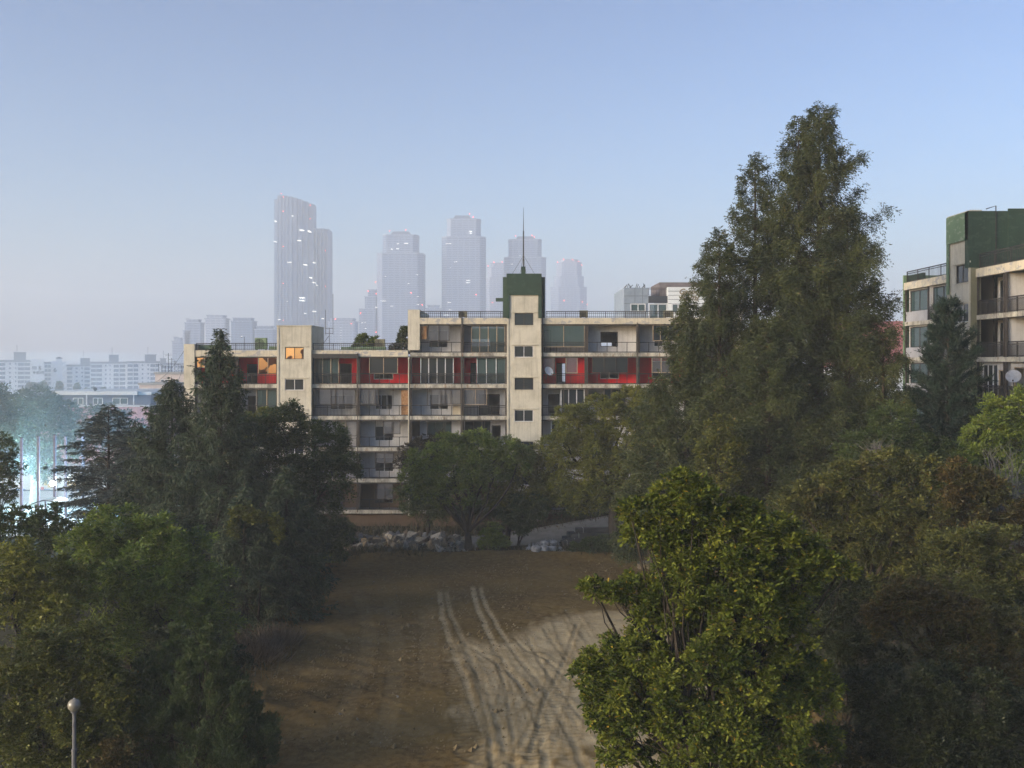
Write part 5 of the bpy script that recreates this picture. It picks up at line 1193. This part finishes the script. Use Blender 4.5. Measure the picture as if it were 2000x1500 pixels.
LM['teal'] = mat_leaf('plane_leaves', (.06, .078, .05), (.10, .125, .075), (.16, .18, .10), (.3, .3, .1), .02, trans=.3)
LM['autumn'] = mat_leaf('turning_leaves', (0.053, 0.062, 0.014), (0.106, 0.112, 0.020), (0.188, 0.188, 0.030), (.24, .15, .02), .05, patch=(.20, .15, .02), patch_lo=.63, pscale=.5)
LM['deep'] = mat_leaf('deep_shade_leaves', (.014, .022, .008), (.028, .036, .012), (.052, .058, .018), None)  # darker copy of the dark leaves, deep shade put into the colour
LM['redbrown'] = mat_leaf('dark_red_leaves', (0.028, 0.026, 0.017), (0.046, 0.038, 0.024), (0.065, 0.050, 0.030), None)
tot = 0
def bt(*a, **k):
    global tot; r, n = broad_tree(*a, **k); tot += n; return r
def cf(*a, **k):
    global tot; r, n = conifer(*a, **k); tot += n; return r
B = M['bark']
# --- floodlit trees of the sports ground
bt('plane_tree', 'big round plane tree with a pale trunk, lit blue green by the flood lamp', 112, 64, [(75, 800, 52, 42, 0), (28, 822, 42, 40, -1), (118, 815, 36, 36, 1), (70, 850, 62, 34, 0), (20, 870, 40, 30, 0), (125, 870, 36, 34, 0), (75, 905, 50, 26, 0)], LM['teal'], M['bark_pale'], (.24, .17), .8, 11, trunk_r=.36, forks=4.5, k=6)
bt('plane_tree', 'bright green tree cut by the left picture edge beside the big plane tree', 104, -12, [(-8, 800, 38, 44, 0), (6, 835, 30, 30, 0)], LM['teal'], M['bark_pale'], (.24, .17), .7, 12, trunk_r=.25, k=6)
bt('young_tree', 'slim dark green tree at the left edge in front of the net poles', 74, 2, [(4, 880, 22, 34, 0), (14, 915, 26, 34, 0), (-5, 950, 30, 40, 0), (18, 965, 18, 22, 0)], LM['dark'], B, (.16, .08), .6, 13, trunk_r=.1, k=6)
bt('round_tree', 'small round tree before the pink brick wall of the low building', 120, 200, [(198, 815, 30, 26, 0), (238, 822, 22, 20, 0), (170, 840, 26, 24, 0), (215, 850, 44, 28, 0), (260, 850, 30, 28, 0)], LM['teal'], B, (.24, .15), .7, 14, trunk_r=.2, k=6)
bt('lamp_lit_tree', 'broad tree glowing blue against the floodlit ground, between cedar and spruce', 90, 250, [(215, 945, 45, 45, 0), (270, 930, 45, 50, 0), (250, 985, 70, 40, 0), (300, 960, 40, 50, 0)], LM['cedar'], B, (.2, .12), .8, 15, trunk_r=.2, k=6)
bt('lamp_lit_tree', 'small bushy tree lit pale green right under the spruce boughs', 99, 285, [(268, 880, 36, 36, 0), (300, 890, 30, 40, 0), (235, 880, 30, 30, 0)], LM['teal'], B, (.2, .12), .7, 16, trunk_r=.18, k=6)
cf('cedar_tree', 'feathery bluish cedar with spreading boughs in front of the flood lamp', 72, 212, None, 792, [(0, 3.6), (.3, 4.0), (.5, 3.9), (.7, 3.0), (.85, 1.9), (1, .3)], LM['cedar'], B, 17, nb=150, leaf=(.2, .05), kind='cedar', low=.2, elev=lambda t: .35, droopb=.3, gap=.1, trunk_r=.2, dens=1.5, k=10)
# --- spruces and the leafy trees around them
cf('spruce_tree', 'tall spruce with a bare forked tip before the left end of the long block', 60, 430, 0, 642, [(0, 4.3), (.2, 4.4), (.4, 3.3), (.6, 2.2), (.7, 1.45), (.8, 1.5), (.9, .65), (.97, .15), (1, .05)], LM['spruce'], B, 21, nb=300, leaf=(.2, .048), low=.08, droopb=.5, dens=1.7, trunk_r=.26, elev=lambda t: .15 + .5 * t, k=10, bare=4)
cf('spruce_tree', 'broad drooping spruce left of the tallest one, its bare twigs against the pale houses', 62, 336, 0, 738, [(0, 3.6), (.35, 3.7), (.55, 3.0), (.7, 2.3), (.85, 1.4), (.95, .6), (1, .05)], LM['spruce'], B, 22, nb=260, leaf=(.2, .048), low=.12, droopb=.42, dens=1.7, trunk_r=.24, elev=lambda t: .12 + .4 * t, k=10, bare=4)
cf('spruce_tree', 'low dark spruce with hanging curtains beside the dirt yard', 55, 560, 0, 905, [(0, 2.6), (.4, 2.6), (.7, 1.6), (1, .1)], LM['spruce'], B, 23, nb=170, leaf=(.19, .048), low=.05, droopb=.55, dens=1.7, trunk_r=.18, k=10)
cf('spruce_tree', 'dark spruce in the hollow between the tall spruce and the dirt yard', 53, 478, 0, 945, [(0, 2.7), (.4, 2.7), (.7, 1.7), (1, .1)], LM['spruce'], B, 24, nb=150, leaf=(.19, .048), low=.05, droopb=.55, dens=1.7, trunk_r=.18, k=10)
bt('leafy_tree', 'full dark green tree hiding the foot of the cream stair tower', 66, 585, [(550, 835, 55, 42, 0), (615, 870, 62, 50, 0), (490, 860, 55, 50, 0), (645, 930, 50, 55, 0), (560, 920, 75, 60, 0), (480, 950, 60, 60, 0), (600, 1010, 80, 70, 0), (640, 1060, 45, 50, 1), (540, 1060, 70, 70, 0)], LM['dark'], B, (.17, .085), 1.0, 25, trunk_r=.3)
bt('leafy_tree', 'lighter green tree top peeking between the spruce and the cream stair tower', 69, 455, [(470, 840, 34, 30, 0), (440, 900, 50, 50, 0), (520, 820, 30, 20, 0)], LM['yellowish'], B, (.16, .08), .8, 26, trunk_r=.16)
bt('vine_thicket', 'trailing vine with yellowing leaves draped over the spruce boughs', 52, 500, [(470, 1000, 22, 10, 0), (500, 1008, 26, 9, 0), (535, 1018, 16, 12, 0), (545, 1040, 8, 22, 0), (455, 1035, 10, 22, 0)], LM['autumn'], B, (.12, .09), .8, 27, trunk_r=.05, limbs=False, catg='vine')
# --- leafy mass lower left
bt('persimmon_tree', 'wide dark green tree filling the left middle, below the floodlit ground', 46, 250, [(225, 1035, 60, 42, 0), (300, 1050, 60, 40, 0), (170, 1070, 60, 48, 0), (370, 1085, 60, 45, 0), (270, 1120, 90, 60, -1), (400, 1150, 55, 50, 0), (180, 1150, 80, 55, -1), (350, 1200, 90, 55, -1), (250, 1225, 100, 50, -1), (420, 1235, 45, 50, 0)], LM['green'], B, (.15, .07), 1.0, 31, trunk_r=.26)
bt('edge_tree', 'dark tree rimmed by the bluish flood light at the left edge', 52, 30, [(25, 1015, 50, 28, 0), (90, 1020, 34, 30, 0), (40, 1060, 70, 40, 0), (130, 1055, 40, 34, 0)], LM['dark'], B, (.15, .07), .8, 32, trunk_r=.2)
bt('edge_tree', 'olive green tree at the left edge under the blue rimmed one', 41, 30, [(40, 1110, 70, 50, 0), (120, 1130, 50, 40, 0), (20, 1190, 60, 60, 0), (110, 1200, 70, 60, 0)], LM['yellowish'], B, (.13, .065), 1.0, 33, trunk_r=.2)
bt('autumn_tree', 'tree with yellow turning leaves behind the globe lamp', 33, 90, [(70, 1290, 80, 55, 0), (165, 1275, 45, 45, 0), (205, 1330, 50, 45, 0), (110, 1360, 90, 60, 0), (20, 1370, 70, 70, 0), (190, 1420, 70, 60, 0), (70, 1450, 100, 60, 0), (150, 1500, 110, 50, 0)], LM['autumn'], B, (.10, .06), 1.0, 34, trunk_r=.2)
J = []
for (px, top, w_) in ((345, 1232, 17), (404, 1226, 15), (318, 1268, 15), (366, 1262, 16), (438, 1262, 18), (275, 1295, 18), (300, 1290, 16), (470, 1330, 18), (500, 1370, 18), (385, 1280, 20), (420, 1300, 20), (252, 1340, 16)):
    J.append((px, top + 52, w_ * .62, 62, random.Random(px).uniform(-1, .6)))
J += [(350, 1380, 70, 70, 0), (430, 1400, 75, 80, 0), (290, 1420, 60, 80, 0), (480, 1460, 60, 80, 0), (380, 1480, 110, 80, -.6), (520, 1480, 25, 60, 0)]
bt('juniper_bush', 'large spiky juniper at the lower left edge of the dirt yard', 34, 390, J, LM['juniper'], B, (.10, .028), 1.15, 35, trunk_r=.2, rise=1.6, side=.35, k=9, sub=.3, twig=1.5, droop=-.1)
bt('leafy_bush', 'small shrub with a few orange leaves between globe lamp and juniper', 31, 225, [(235, 1470, 30, 30, 0), (215, 1500, 40, 30, 0)], LM['rust'], B, (.09, .05), .8, 36, trunk_r=.04, catg='bush')
bt('hollow_tree', 'shaded tree in the dark hollow behind the juniper', 40, 380, [(400, 1290, 60, 45, 0), (330, 1270, 60, 40, 0), (440, 1310, 40, 50, 0)], LM['deep'], B, (.12, .06), .9, 37, trunk_r=.14)
# --- before the block
bt('orchard_tree', 'spreading orchard tree with a low forked trunk at the far edge of the dirt yard', 73, 913, [(835, 905, 42, 28, 0), (880, 875, 42, 24, 0), (935, 866, 42, 22, 0), (985, 880, 36, 24, 0), (810, 935, 28, 24, 0), (860, 925, 48, 26, -.5), (915, 915, 48, 30, -.6), (965, 915, 44, 28, 0), (1010, 905, 28, 30, 0), (850, 960, 40, 24, 0), (905, 960, 42, 26, 0)], LM['green'], B, (.14, .07), 1.0, 41, trunk_r=.27, forks=1.5)
bt('orchard_tree', 'upright light green tree right of the forked trunk, partly before the central stair tower', 75, 985, [(1000, 935, 40, 34, 0), (1040, 900, 30, 30, 0), (1062, 935, 34, 34, 0), (1040, 970, 44, 30, 0), (985, 975, 34, 26, 0), (1080, 960, 28, 26, 0)], LM['yellowish'], B, (.14, .07), .95, 42, trunk_r=.2, forks=2.4)
bt('leafy_tree', 'tall yellow green tree with a thick black trunk left of the redwoods', 73, 1207, [(1120, 820, 38, 30, 0), (1175, 800, 46, 30, 0), (1235, 790, 40, 32, 0), (1100, 870, 40, 34, 0), (1160, 865, 52, 36, -.5), (1225, 860, 52, 42, -.5), (1275, 830, 36, 40, .5), (1115, 925, 44, 36, 0), (1180, 930, 50, 36, -.5), (1240, 930, 44, 42, 0), (1150, 975, 50, 28, 0), (1215, 985, 44, 26, 0)], LM['yellowish'], B, (.15, .075), 1.0, 43, trunk_r=.42, forks=4.2)
bt('red_leaved_tree', 'dark purplish tree against the white balconies, behind the orchard tree', 80, 835, [(835, 868, 34, 16, 0), (865, 858, 22, 14, 0), (808, 882, 24, 16, 0), (850, 885, 40, 18, 0), (795, 905, 22, 18, 0)], LM['redbrown'], B, (.14, .07), 1.0, 44, trunk_r=.14)
bt('clipped_evergreen', 'dark cone shaped evergreen narrowing to its foot beside the white sacks', 73.5, 1010, [(1030, 985, 36, 22, 0), (1012, 1005, 34, 20, 0), (1045, 1000, 26, 20, 0), (1022, 1022, 26, 16, 0), (1018, 1036, 16, 12, 0)], LM['dark'], B, (.10, .05), 1.1, 45, trunk_r=.1, forks=.5)
for i, (nm, lb, Y, tp, lobes, lm) in enumerate((
    ('roadside_bush', 'loose leafy shrub at the lane between the forked trunk and the evergreen', 72.6, 965, [(962, 1045, 24, 22, 0), (975, 1058, 20, 16, 0), (948, 1062, 16, 14, 0)], 'green'),
    ('roadside_bush', 'dark bush under the left trees at the end of the balconies', 79, 815, [(805, 975, 30, 36, 0), (830, 1000, 36, 30, 0), (860, 985, 30, 34, 0)], 'dark'),
    ('roadside_bush', 'dark hedge behind the forked trunk, right of the balconies', 81.5, 930, [(900, 1000, 34, 24, 0), (940, 1000, 34, 26, 0), (985, 990, 34, 30, 0), (1040, 985, 40, 26, 0)], 'dark'),
    ('roadside_bush', 'dark undergrowth above the lane left of the thick black trunk', 83.5, 1120, [(1090, 985, 44, 24, 0), (1140, 985, 44, 26, 0), (1190, 975, 44, 30, 0), (1250, 975, 50, 40, 0)], 'dark'),
    ('roadside_bush', 'black green bush at the foot of the thick black trunk by the beams', 71.8, 1190, [(1165, 1068, 34, 18, 0), (1200, 1070, 34, 22, 0), (1240, 1062, 40, 30, 0), (1130, 1074, 22, 12, 0)], 'dark'),
    ('roadside_bush', 'dark bush filling the gap between rubble heap and the leafy left trees', 74, 655, [(650, 1060, 40, 34, 0), (668, 1035, 22, 22, 0)], 'dark'),
    ('roadside_bush', 'low weedy bush before the left end of the rubble heap', 70, 640, [(630, 1100, 34, 22, 0), (600, 1120, 36, 26, 0)], 'green'))):
    bt(nm, lb, Y, tp, lobes, LM[lm], B, (.12, .055), .9, 50 + i, trunk_r=.05, catg='bush')
# --- redwoods
RWp = dict(kind='redwood', leaf=(.17, .055), elev=lambda t: .25 + .5 * t, k=10)
cf('redwood_tree', 'tallest dawn redwood, its ragged tip the highest point of the picture', 60, 1600, .5, 207, [(0, 4.6), (.25, 4.6), (.42, 4.2), (.55, 3.9), (.68, 3.3), (.8, 2.4), (.9, 1.4), (.97, .65), (1, .15)], LM['redwood'], M['bark_red'], 61, nb=330, low=.12, droopb=.25, dens=2.6, trunk_r=.42, gap=.06, **RWp)
cf('redwood_tree', 'second leader of the tallest redwood rising just left of its tip', 61, 1560, .5, 232, [(0, 3.2), (.3, 3.4), (.5, 3.3), (.7, 2.4), (.85, 1.4), (.95, .7), (1, .2)], LM['redwood'], M['bark_red'], 62, nb=230, low=.2, droopb=.25, dens=2.5, trunk_r=.3, gap=.1, **RWp)
cf('redwood_tree', 'redwood with a thin pointed tip standing clear left of the tallest', 62, 1475, .5, 303, [(0, 3.2), (.3, 3.2), (.5, 3.1), (.68, 2.7), (.78, 2.0), (.84, .9), (.92, .9), (.97, .4), (1, .1)], LM['redwood'], M['bark_red'], 63, nb=260, low=.15, droopb=.25, dens=2.5, trunk_r=.3, **RWp)
cf('redwood_tree', 'redwood of middle height on the left shoulder of the group', 60, 1405, .5, 452, [(0, 3.4), (.3, 3.3), (.5, 2.9), (.7, 2.2), (.88, 1.2), (1, .2)], LM['redwood'], M['bark_red'], 64, nb=230, low=.15, droopb=.3, dens=2.5, trunk_r=.28, **RWp)
cf('redwood_tree', 'shorter redwood beside the villa with the script lettering', 61, 1340, .5, 575, [(0, 3.2), (.3, 3.0), (.55, 2.2), (.8, 1.2), (1, .15)], LM['redwood'], M['bark_red'], 65, nb=190, low=.15, droopb=.35, dens=2.5, trunk_r=.24, **RWp)
cf('redwood_tree', 'lowest redwood at the left skirt, before the red balconies', 62, 1285, .5, 735, [(0, 2.4), (.4, 2.4), (.7, 1.6), (1, .2)], LM['redwood'], M['bark_red'], 66, nb=130, low=.1, droopb=.4, dens=2.5, trunk_r=.2, **RWp)
cf('redwood_tree', 'redwood filling the right flank under the tallest tip', 59, 1655, .5, 395, [(0, 3.6), (.3, 3.6), (.5, 3.0), (.7, 2.1), (.85, 1.3), (1, .2)], LM['redwood'], M['bark_red'], 67, nb=210, low=.15, droopb=.3, dens=2.5, trunk_r=.28, gap=.2, **RWp)
cf('redwood_tree', 'low redwood with boughs reaching towards the pine', 57, 1725, .5, 650, [(0, 3.2), (.3, 3.2), (.6, 2.2), (.85, 1.2), (1, .3)], LM['redwood'], M['bark_red'], 68, nb=150, low=.1, droopb=.35, dens=2.5, trunk_r=.22, gap=.15, **RWp)
cf('redwood_tree', 'brownish redwood in the middle front of the group', 57, 1500, .5, 640, [(0, 4.0), (.3, 3.8), (.6, 2.6), (.85, 1.3), (1, .2)], LM['redwood'], M['bark_red'], 69, nb=210, low=.1, droopb=.35, dens=2.5, trunk_r=.24, **RWp)
cf('pine_tree', 'dark pine before the right edge apartment block', 55, 1852, .5, 590, [(0, 3.3), (.3, 3.2), (.5, 2.6), (.7, 1.9), (.85, 1.15), (1, .25)], LM['pine'], B, 71, nb=330, leaf=(.2, .034), kind='pine', low=.15, droopb=-.1, dens=2.0, gap=.12, trunk_r=.22, k=16, elev=lambda t: .15 + .5 * t)
bt('leafy_tree', 'green tree top at the right edge under the satellite dish', 50, 1960, [(1950, 815, 44, 34, 0), (1995, 790, 30, 30, 0), (1920, 860, 44, 34, 0), (1980, 860, 50, 40, 0), (1880, 900, 40, 36, 0), (1960, 920, 60, 40, 0)], LM['green'], B, (.13, .065), .9, 72, trunk_r=.18)
bt('vine_covered_tree', 'tree with bright yellow vine leaves low in front of the redwoods', 54, 1410, [(1412, 835, 28, 22, 0), (1395, 870, 32, 30, 0), (1430, 870, 26, 28, 0), (1405, 915, 40, 36, 0)], LM['autumn'], B, (.12, .08), .9, 73, trunk_r=.14)
bt('understory_tree', 'shaded tree between the redwoods and the maples', 50, 1750, [(1740, 850, 50, 50, 0), (1690, 900, 60, 50, 0), (1800, 890, 60, 50, 0), (1850, 920, 50, 50, 0)], LM['dark'], B, (.12, .06), .9, 74, trunk_r=.15)
bt('understory_tree', 'shaded foliage under the left skirt of the redwoods', 66, 1300, [(1290, 920, 60, 50, 0), (1360, 940, 60, 60, 0), (1330, 1000, 80, 60, 0), (1270, 1010, 40, 60, 0)], LM['redwood'], B, (.13, .05), .9, 75, trunk_r=.18)
# --- maples lower right
bt('maple_tree', 'wide olive maple below the redwoods', 41, 1690, [(1600, 960, 50, 30, 0), (1660, 935, 50, 34, 0), (1730, 915, 50, 36, 0), (1800, 930, 44, 34, 0), (1560, 985, 50, 34, 0), (1640, 1000, 60, 40, 0), (1720, 985, 60, 44, 0), (1800, 1000, 60, 44, 0), (1700, 1060, 70, 44, 0), (1790, 1080, 70, 50, 0), (1620, 1060, 60, 44, .5), (1730, 1130, 90, 46, 0)], LM['maple'], B, (.105, .065), 1.0, 81, trunk_r=.22)
bt('maple_tree', 'orange brown maple near the right edge', 40, 1930, [(1880, 935, 40, 30, 0), (1930, 950, 40, 34, 0), (1870, 1000, 50, 40, 0), (1940, 1020, 50, 44, 0), (1990, 1010, 34, 44, 0)], LM['rust'], B, (.105, .065), 1.0, 82, trunk_r=.18)
bt('maple_tree', 'olive green maple at the right edge under the orange brown one', 36, 1930, [(1870, 1075, 60, 46, 0), (1950, 1080, 60, 50, 0), (1900, 1140, 80, 50, 0), (1990, 1150, 50, 50, 0)], LM['maple'], B, (.10, .06), 1.0, 83, trunk_r=.18)
bt('maple_tree', 'rust red maple low at the right', 31, 1850, [(1770, 1165, 54, 36, 0), (1830, 1185, 54, 36, 0), (1900, 1215, 60, 40, 0), (1970, 1230, 50, 44, 0), (1740, 1215, 50, 40, 0), (1860, 1270, 80, 46, 0), (1950, 1310, 70, 50, 0)], LM['rust'], B, (.09, .055), 1.0, 84, trunk_r=.2)
bt('maple_tree', 'almost black shaded tree in the lower right corner', 28, 1850, [(1760, 1360, 90, 60, 0), (1880, 1380, 90, 60, 0), (1980, 1420, 70, 70, 0), (1800, 1450, 110, 70, 0), (1700, 1480, 70, 50, 0), (1930, 1500, 100, 60, 0)], LM['deep'], B, (.09, .05), 1.0, 85, trunk_r=.2)
bt('maple_tree', 'shaded green tree in the dark gap right of the magnolia', 34, 1650, [(1640, 1160, 60, 50, 0), (1640, 1250, 60, 60, 0), (1700, 1300, 70, 60, 0), (1650, 1360, 60, 60, 0)], LM['deep'], B, (.1, .05), .9, 86, trunk_r=.2)
# --- the near magnolia
MG = [(1330, 1080, 70, 50, 1.2), (1420, 1150, 80, 60, 1.3), (1300, 1250, 70, 60, 1.2), (1400, 1260, 80, 60, 1.4), (1300, 1370, 80, 60, 1.2), (1420, 1380, 90, 60, 1.5), (1500, 1170, 60, 60, 1.2), (1340, 945, 36, 24, 0), (1300, 975, 44, 30, .3), (1365, 985, 44, 32, -.2), (1240, 1000, 24, 20, 0), (1255, 1040, 30, 26, .2), (1310, 1035, 56, 36, 0), (1400, 1030, 50, 38, 0), (1450, 1005, 32, 26, .2), (1480, 1050, 40, 34, -.2), (1520, 1030, 36, 24, .4), (1545, 1075, 50, 36, 0), (1600, 1100, 40, 26, .2), (1640, 1118, 26, 14, .2), (1560, 1130, 44, 30, 0),
      (1160, 1148, 26, 13, .1), (1195, 1160, 22, 18, 0), (1250, 1150, 44, 28, .3), (1330, 1110, 54, 38, -.3), (1420, 1110, 56, 40, -.4), (1480, 1140, 50, 40, -.3), (1300, 1190, 60, 38, 0), (1390, 1190, 60, 42, -.6), (1470, 1220, 54, 44, -.5), (1540, 1200, 36, 40, 0),
      (1185, 1285, 40, 36, .1), (1150, 1330, 34, 38, 0), (1215, 1345, 54, 44, -.3), (1260, 1280, 50, 38, -.2), (1170, 1385, 46, 34, 0), (1300, 1330, 56, 46, -.5), (1390, 1290, 56, 46, -.8), (1460, 1330, 56, 46, -.7), (1550, 1290, 54, 44, 0), (1590, 1350, 44, 44, .2),
      (1250, 1420, 60, 40, -.3), (1340, 1420, 60, 44, -.8), (1430, 1420, 60, 44, -1.0), (1520, 1400, 60, 44, -.6), (1200, 1460, 30, 34, .2), (1290, 1490, 60, 40, 0), (1400, 1495, 70, 40, -1), (1520, 1480, 60, 40, -1), (1590, 1460, 40, 40, 0)]
bt('magnolia_tree', 'big near magnolia with broad glossy bright green leaves right of the dirt yard', 26, 1395, MG, LM['magnolia'], B, (.115, .054), 1.25, 91, trunk_r=.2, shape='hex', sub=.42, k=6, inner=.15, forks=1.6, droop=.05)
# --- bare shrub, roof plants
def bare_shrub(lb, px, Y, pz0, hgt, seed):
    rng = np.random.default_rng(seed); o = thing('bare_shrub', lb, 'shrub', (PX(px, Y), Y, PZ(pz0, Y))); a = MB()
    for k in range(34):
        az = rng.random() * 6.28; sp_ = rng.uniform(.1, .55) * hgt; h = hgt * rng.uniform(.5, 1); P = limb(a, rng, (0, 0, -2.0), (math.cos(az) * sp_, math.sin(az) * sp_, h), .03, .006, n=6, sides=3, wob=.06)
        for q in range(5): p = P[rng.integers(2, 6)]; limb(a, rng, p, (p[0] + rng.normal() * .3, p[1] + rng.normal() * .3, p[2] + rng.uniform(.2, .7)), .01, .004, n=3, sides=3)
    a.build('twigs', M['twig'], o)
M['twig'] = mat_noise('grey_dead_twigs', (.10, .09, .085), (.17, .155, .15), 3, .9)
bare_shrub('bare grey shrub at the right edge above the orange brown maple', 1975, 42, 985, 2.2, 5)
bare_shrub('bare grey twigs sticking out of the top of the olive maple', 1715, 44, 915, 1.0, 6)
bt('roof_shrub', 'left of the two leafy shrubs on the lower roof', 87, 706, [(706, 664, 11, 9, 0), (700, 675, 10, 7, 0)], LM['green'], B, (.22, .13), .5, 93, trunk_r=.04, base=top_l + .03, catg='shrub')
bt('roof_shrub', 'right of the two leafy shrubs on the lower roof', 87, 730, [(730, 667, 10, 8, 0), (724, 677, 12, 6, 0)], LM['green'], B, (.22, .13), .5, 94, trunk_r=.04, base=top_l + .03, catg='shrub')
bt('ivy', 'ivy climbing the step wall between the lower and the higher roof', 87.5, 790, [(789, 660, 9, 20, 0), (783, 675, 14, 10, 0), (772, 681, 10, 6, 0)], LM['dark'], B, (.18, .12), 1.0, 95, trunk_r=.04, base=top_l + .03, catg='ivy')
# --- hazy trees before the white slab blocks
for i, (px, py, w_, h_) in enumerate(((62, 748, 13, 12), (72, 752, 11, 12), (8, 770, 14, 12), (85, 748, 7, 14), (170, 757, 5, 9), (182, 758, 5, 9), (150, 752, 6, 14), (116, 750, 6, 14), (202, 757, 5, 10))):
    k_ = ('round brownish tree at the foot of the white slab blocks', 'small pointed conifer at the foot of the white slab blocks')[w_ < 8]
    bt('far_tree', k_, 420 + i * 4, px, [(px, py + 9 + h_ * .5, w_ * .8, h_ * .5, 0), (px, py + 9, w_ * (.3 if w_ < 8 else .55), h_ * .8, 0)], LM['redbrown' if w_ >= 8 else 'dark'], B, (1.0, .7), .5, 100 + i, trunk_r=.3, base=-26, k=4, limbs=False, group='hazy ' + ('round trees' if w_ >= 8 else 'conifers') + ' before the slab blocks')
# --- weeds and dry grass along the edges of the yard: one mass
def weeds():
    rng = np.random.default_rng(7); P = []
    for (x0, y0, sx_, sy_, n) in ((-15.5, 62, 1.6, 6, 5200), (-15.0, 50, 1.5, 4, 4200), (-14.0, 43.5, 1.2, 2.5, 2600), (-11.5, 71.8, 3.0, .6, 2600), (2, 73, 6, .5, 2200), (10, 72.5, 3, .8, 1800), (-8, 81, 6, 1.0, 3000), (-2, 83, 8, .8, 2600), (-12.6, 38, .9, 2.5, 1500)):
        P.append(np.stack([rng.normal(x0, sx_, n), rng.normal(y0, sy_, n)], 1))
    P = np.concatenate(P); P = P[(P[:, 1] < 84.2)]; z = ground_z(P[:, 0], P[:, 1]); N = len(P)
    b = np.column_stack([P, z]); d = rng.normal(size=(N, 3)) * .35; d[:, 2] = 1; nn = rng.normal(size=(N, 3)); nn[:, 2] = 0
    L = rng.uniform(.2, .75, N) * (.6 + .6 * (rng.random(N) > .7)); W = rng.uniform(.03, .07, N)
    me = leaf_mesh('weeds', b, d, nn, L, W, rng.random(N)); return tag(link_mesh('weeds', me, mat_leaf('dry_weeds', (.035, .04, .02), (.075, .065, .033), (.14, .105, .055), None)), 'dry weeds and grass along the edge of the dirt yard', 'weeds', kind='stuff')
weeds()
def dry_clump(lb, px, py, n, seed):
    rng = np.random.default_rng(seed); x, y = GP(px, py); o = thing('dry_grass_clump', lb, 'grass clump', (x, y, gz(x, y)))
    b = rng.normal(size=(n, 3)) * np.array([.55, .5, .03]); b[:, 2] = np.abs(b[:, 2]); d = rng.normal(size=(n, 3)) * .45 + b * .6; d[:, 2] = 1
    me = leaf_mesh('blades', b, d, rng.normal(size=(n, 3)), rng.uniform(.5, 1.3, n), rng.uniform(.02, .04, n), rng.random(n)); link_mesh('blades', me, mat_leaf('straw', (.08, .06, .035), (.16, .115, .07), (.24, .17, .11), None), o)
dry_clump('tall straw coloured grass clump at the left edge of the dirt yard', 492, 1292, 1500, 3)
dry_clump('second straw coloured grass clump just right of the tallest one', 535, 1262, 900, 4)
mb = MB(); rs_ = random.Random(4)
for k in range(420):
    x = rs_.uniform(-13, 6); y = rs_.uniform(36, 70); s = rs_.uniform(.015, .05) * (1 if rs_.random() < .9 else 2); P = [Vector((x + rs_.uniform(-1, 1) * s, y + rs_.uniform(-1, 1) * s, gz(x, y) + .06 + rs_.uniform(0, 1.4) * s)) for _ in range(5)]
    for t3 in ((0, 1, 2), (0, 2, 3), (0, 3, 4), (1, 2, 4), (2, 3, 4), (0, 1, 4)): mb.poly([P[q] for q in t3])
tag(mb.build('pebbles', M['rub1']), 'scattered small stones on the dirt yard', 'pebbles', kind='stuff')
rc = np.random.default_rng(12); N_ = 9000
cx_ = rc.uniform(-14, 12, N_); cy_ = 72 - 36 * rc.random(N_) ** .8; keep = (cy_ > 35) & (np.abs(cx_ - (.02 * (cy_ - 40) + 2.5)) > 2.4 * rc.random(N_) ** .3); cx_, cy_ = cx_[keep], cy_[keep]; mb = MB()
for x, y, q in zip(cx_, cy_, rc.random(len(cx_))):
    s = .02 + .05 * q ** 3 + (.07 if q > .985 else 0); z = gz(x, y) + .03; P = [(x - s, y, z), (x, y - s * .8, z - .02), (x + s * .9, y + .1 * s, z), (x, y + s, z), (x + .2 * s, y, z + s * 1.1)]
    for a_, b_ in ((0, 1), (1, 2), (2, 3), (3, 0)): mb.poly([P[a_], P[b_], P[4]])
tag(mb.build('clods', mat_noise('earth_clods', (.10, .065, .025), (.22, .16, .08), 2, .95)), 'small clods of earth scattered over the dirt yard', 'clods', kind='stuff')
print('LEAVES', tot)

# ------------------------------------------------------------------ haze
mb = MB(); mb.box(-1900, 1900, -60, 4200, -31, 290); hz = mb.build('haze', None)
hm = bpy.data.materials.new('haze'); hm.use_nodes = True; hn = hm.node_tree; hn.nodes.clear()
ho = hn.nodes.new('ShaderNodeOutputMaterial'); hv = hn.nodes.new('ShaderNodeVolumePrincipled')
hv.inputs['Color'].default_value = (.925, .965, 1, 1); hv.inputs['Density'].default_value = .00062; hv.inputs['Anisotropy'].default_value = 0.0
hn.links.new(hv.outputs[0], ho.inputs['Volume']); hz.data.materials.append(hm)
tag(hz, 'thin pale haze filling the air over the town', 'haze', kind='stuff')

# mist hanging over the floodlit sports ground, catching the lamp's light
mb = MB(); mb.box(-95, -38.5, 82, 126, -2.0, 15); ms = mb.build('mist', None)
mm = bpy.data.materials.new('mist'); mm.use_nodes = True; mn = mm.node_tree; mn.nodes.clear()
mo = mn.nodes.new('ShaderNodeOutputMaterial'); mv = mn.nodes.new('ShaderNodeVolumePrincipled')
mv.inputs['Color'].default_value = (.85, .95, 1, 1); mv.inputs['Density'].default_value = .0042; mv.inputs['Anisotropy'].default_value = .3
mn.links.new(mv.outputs[0], mo.inputs['Volume']); ms.data.materials.append(mm)
tag(ms, 'pale mist hanging over the floodlit sports ground', 'mist', kind='stuff')
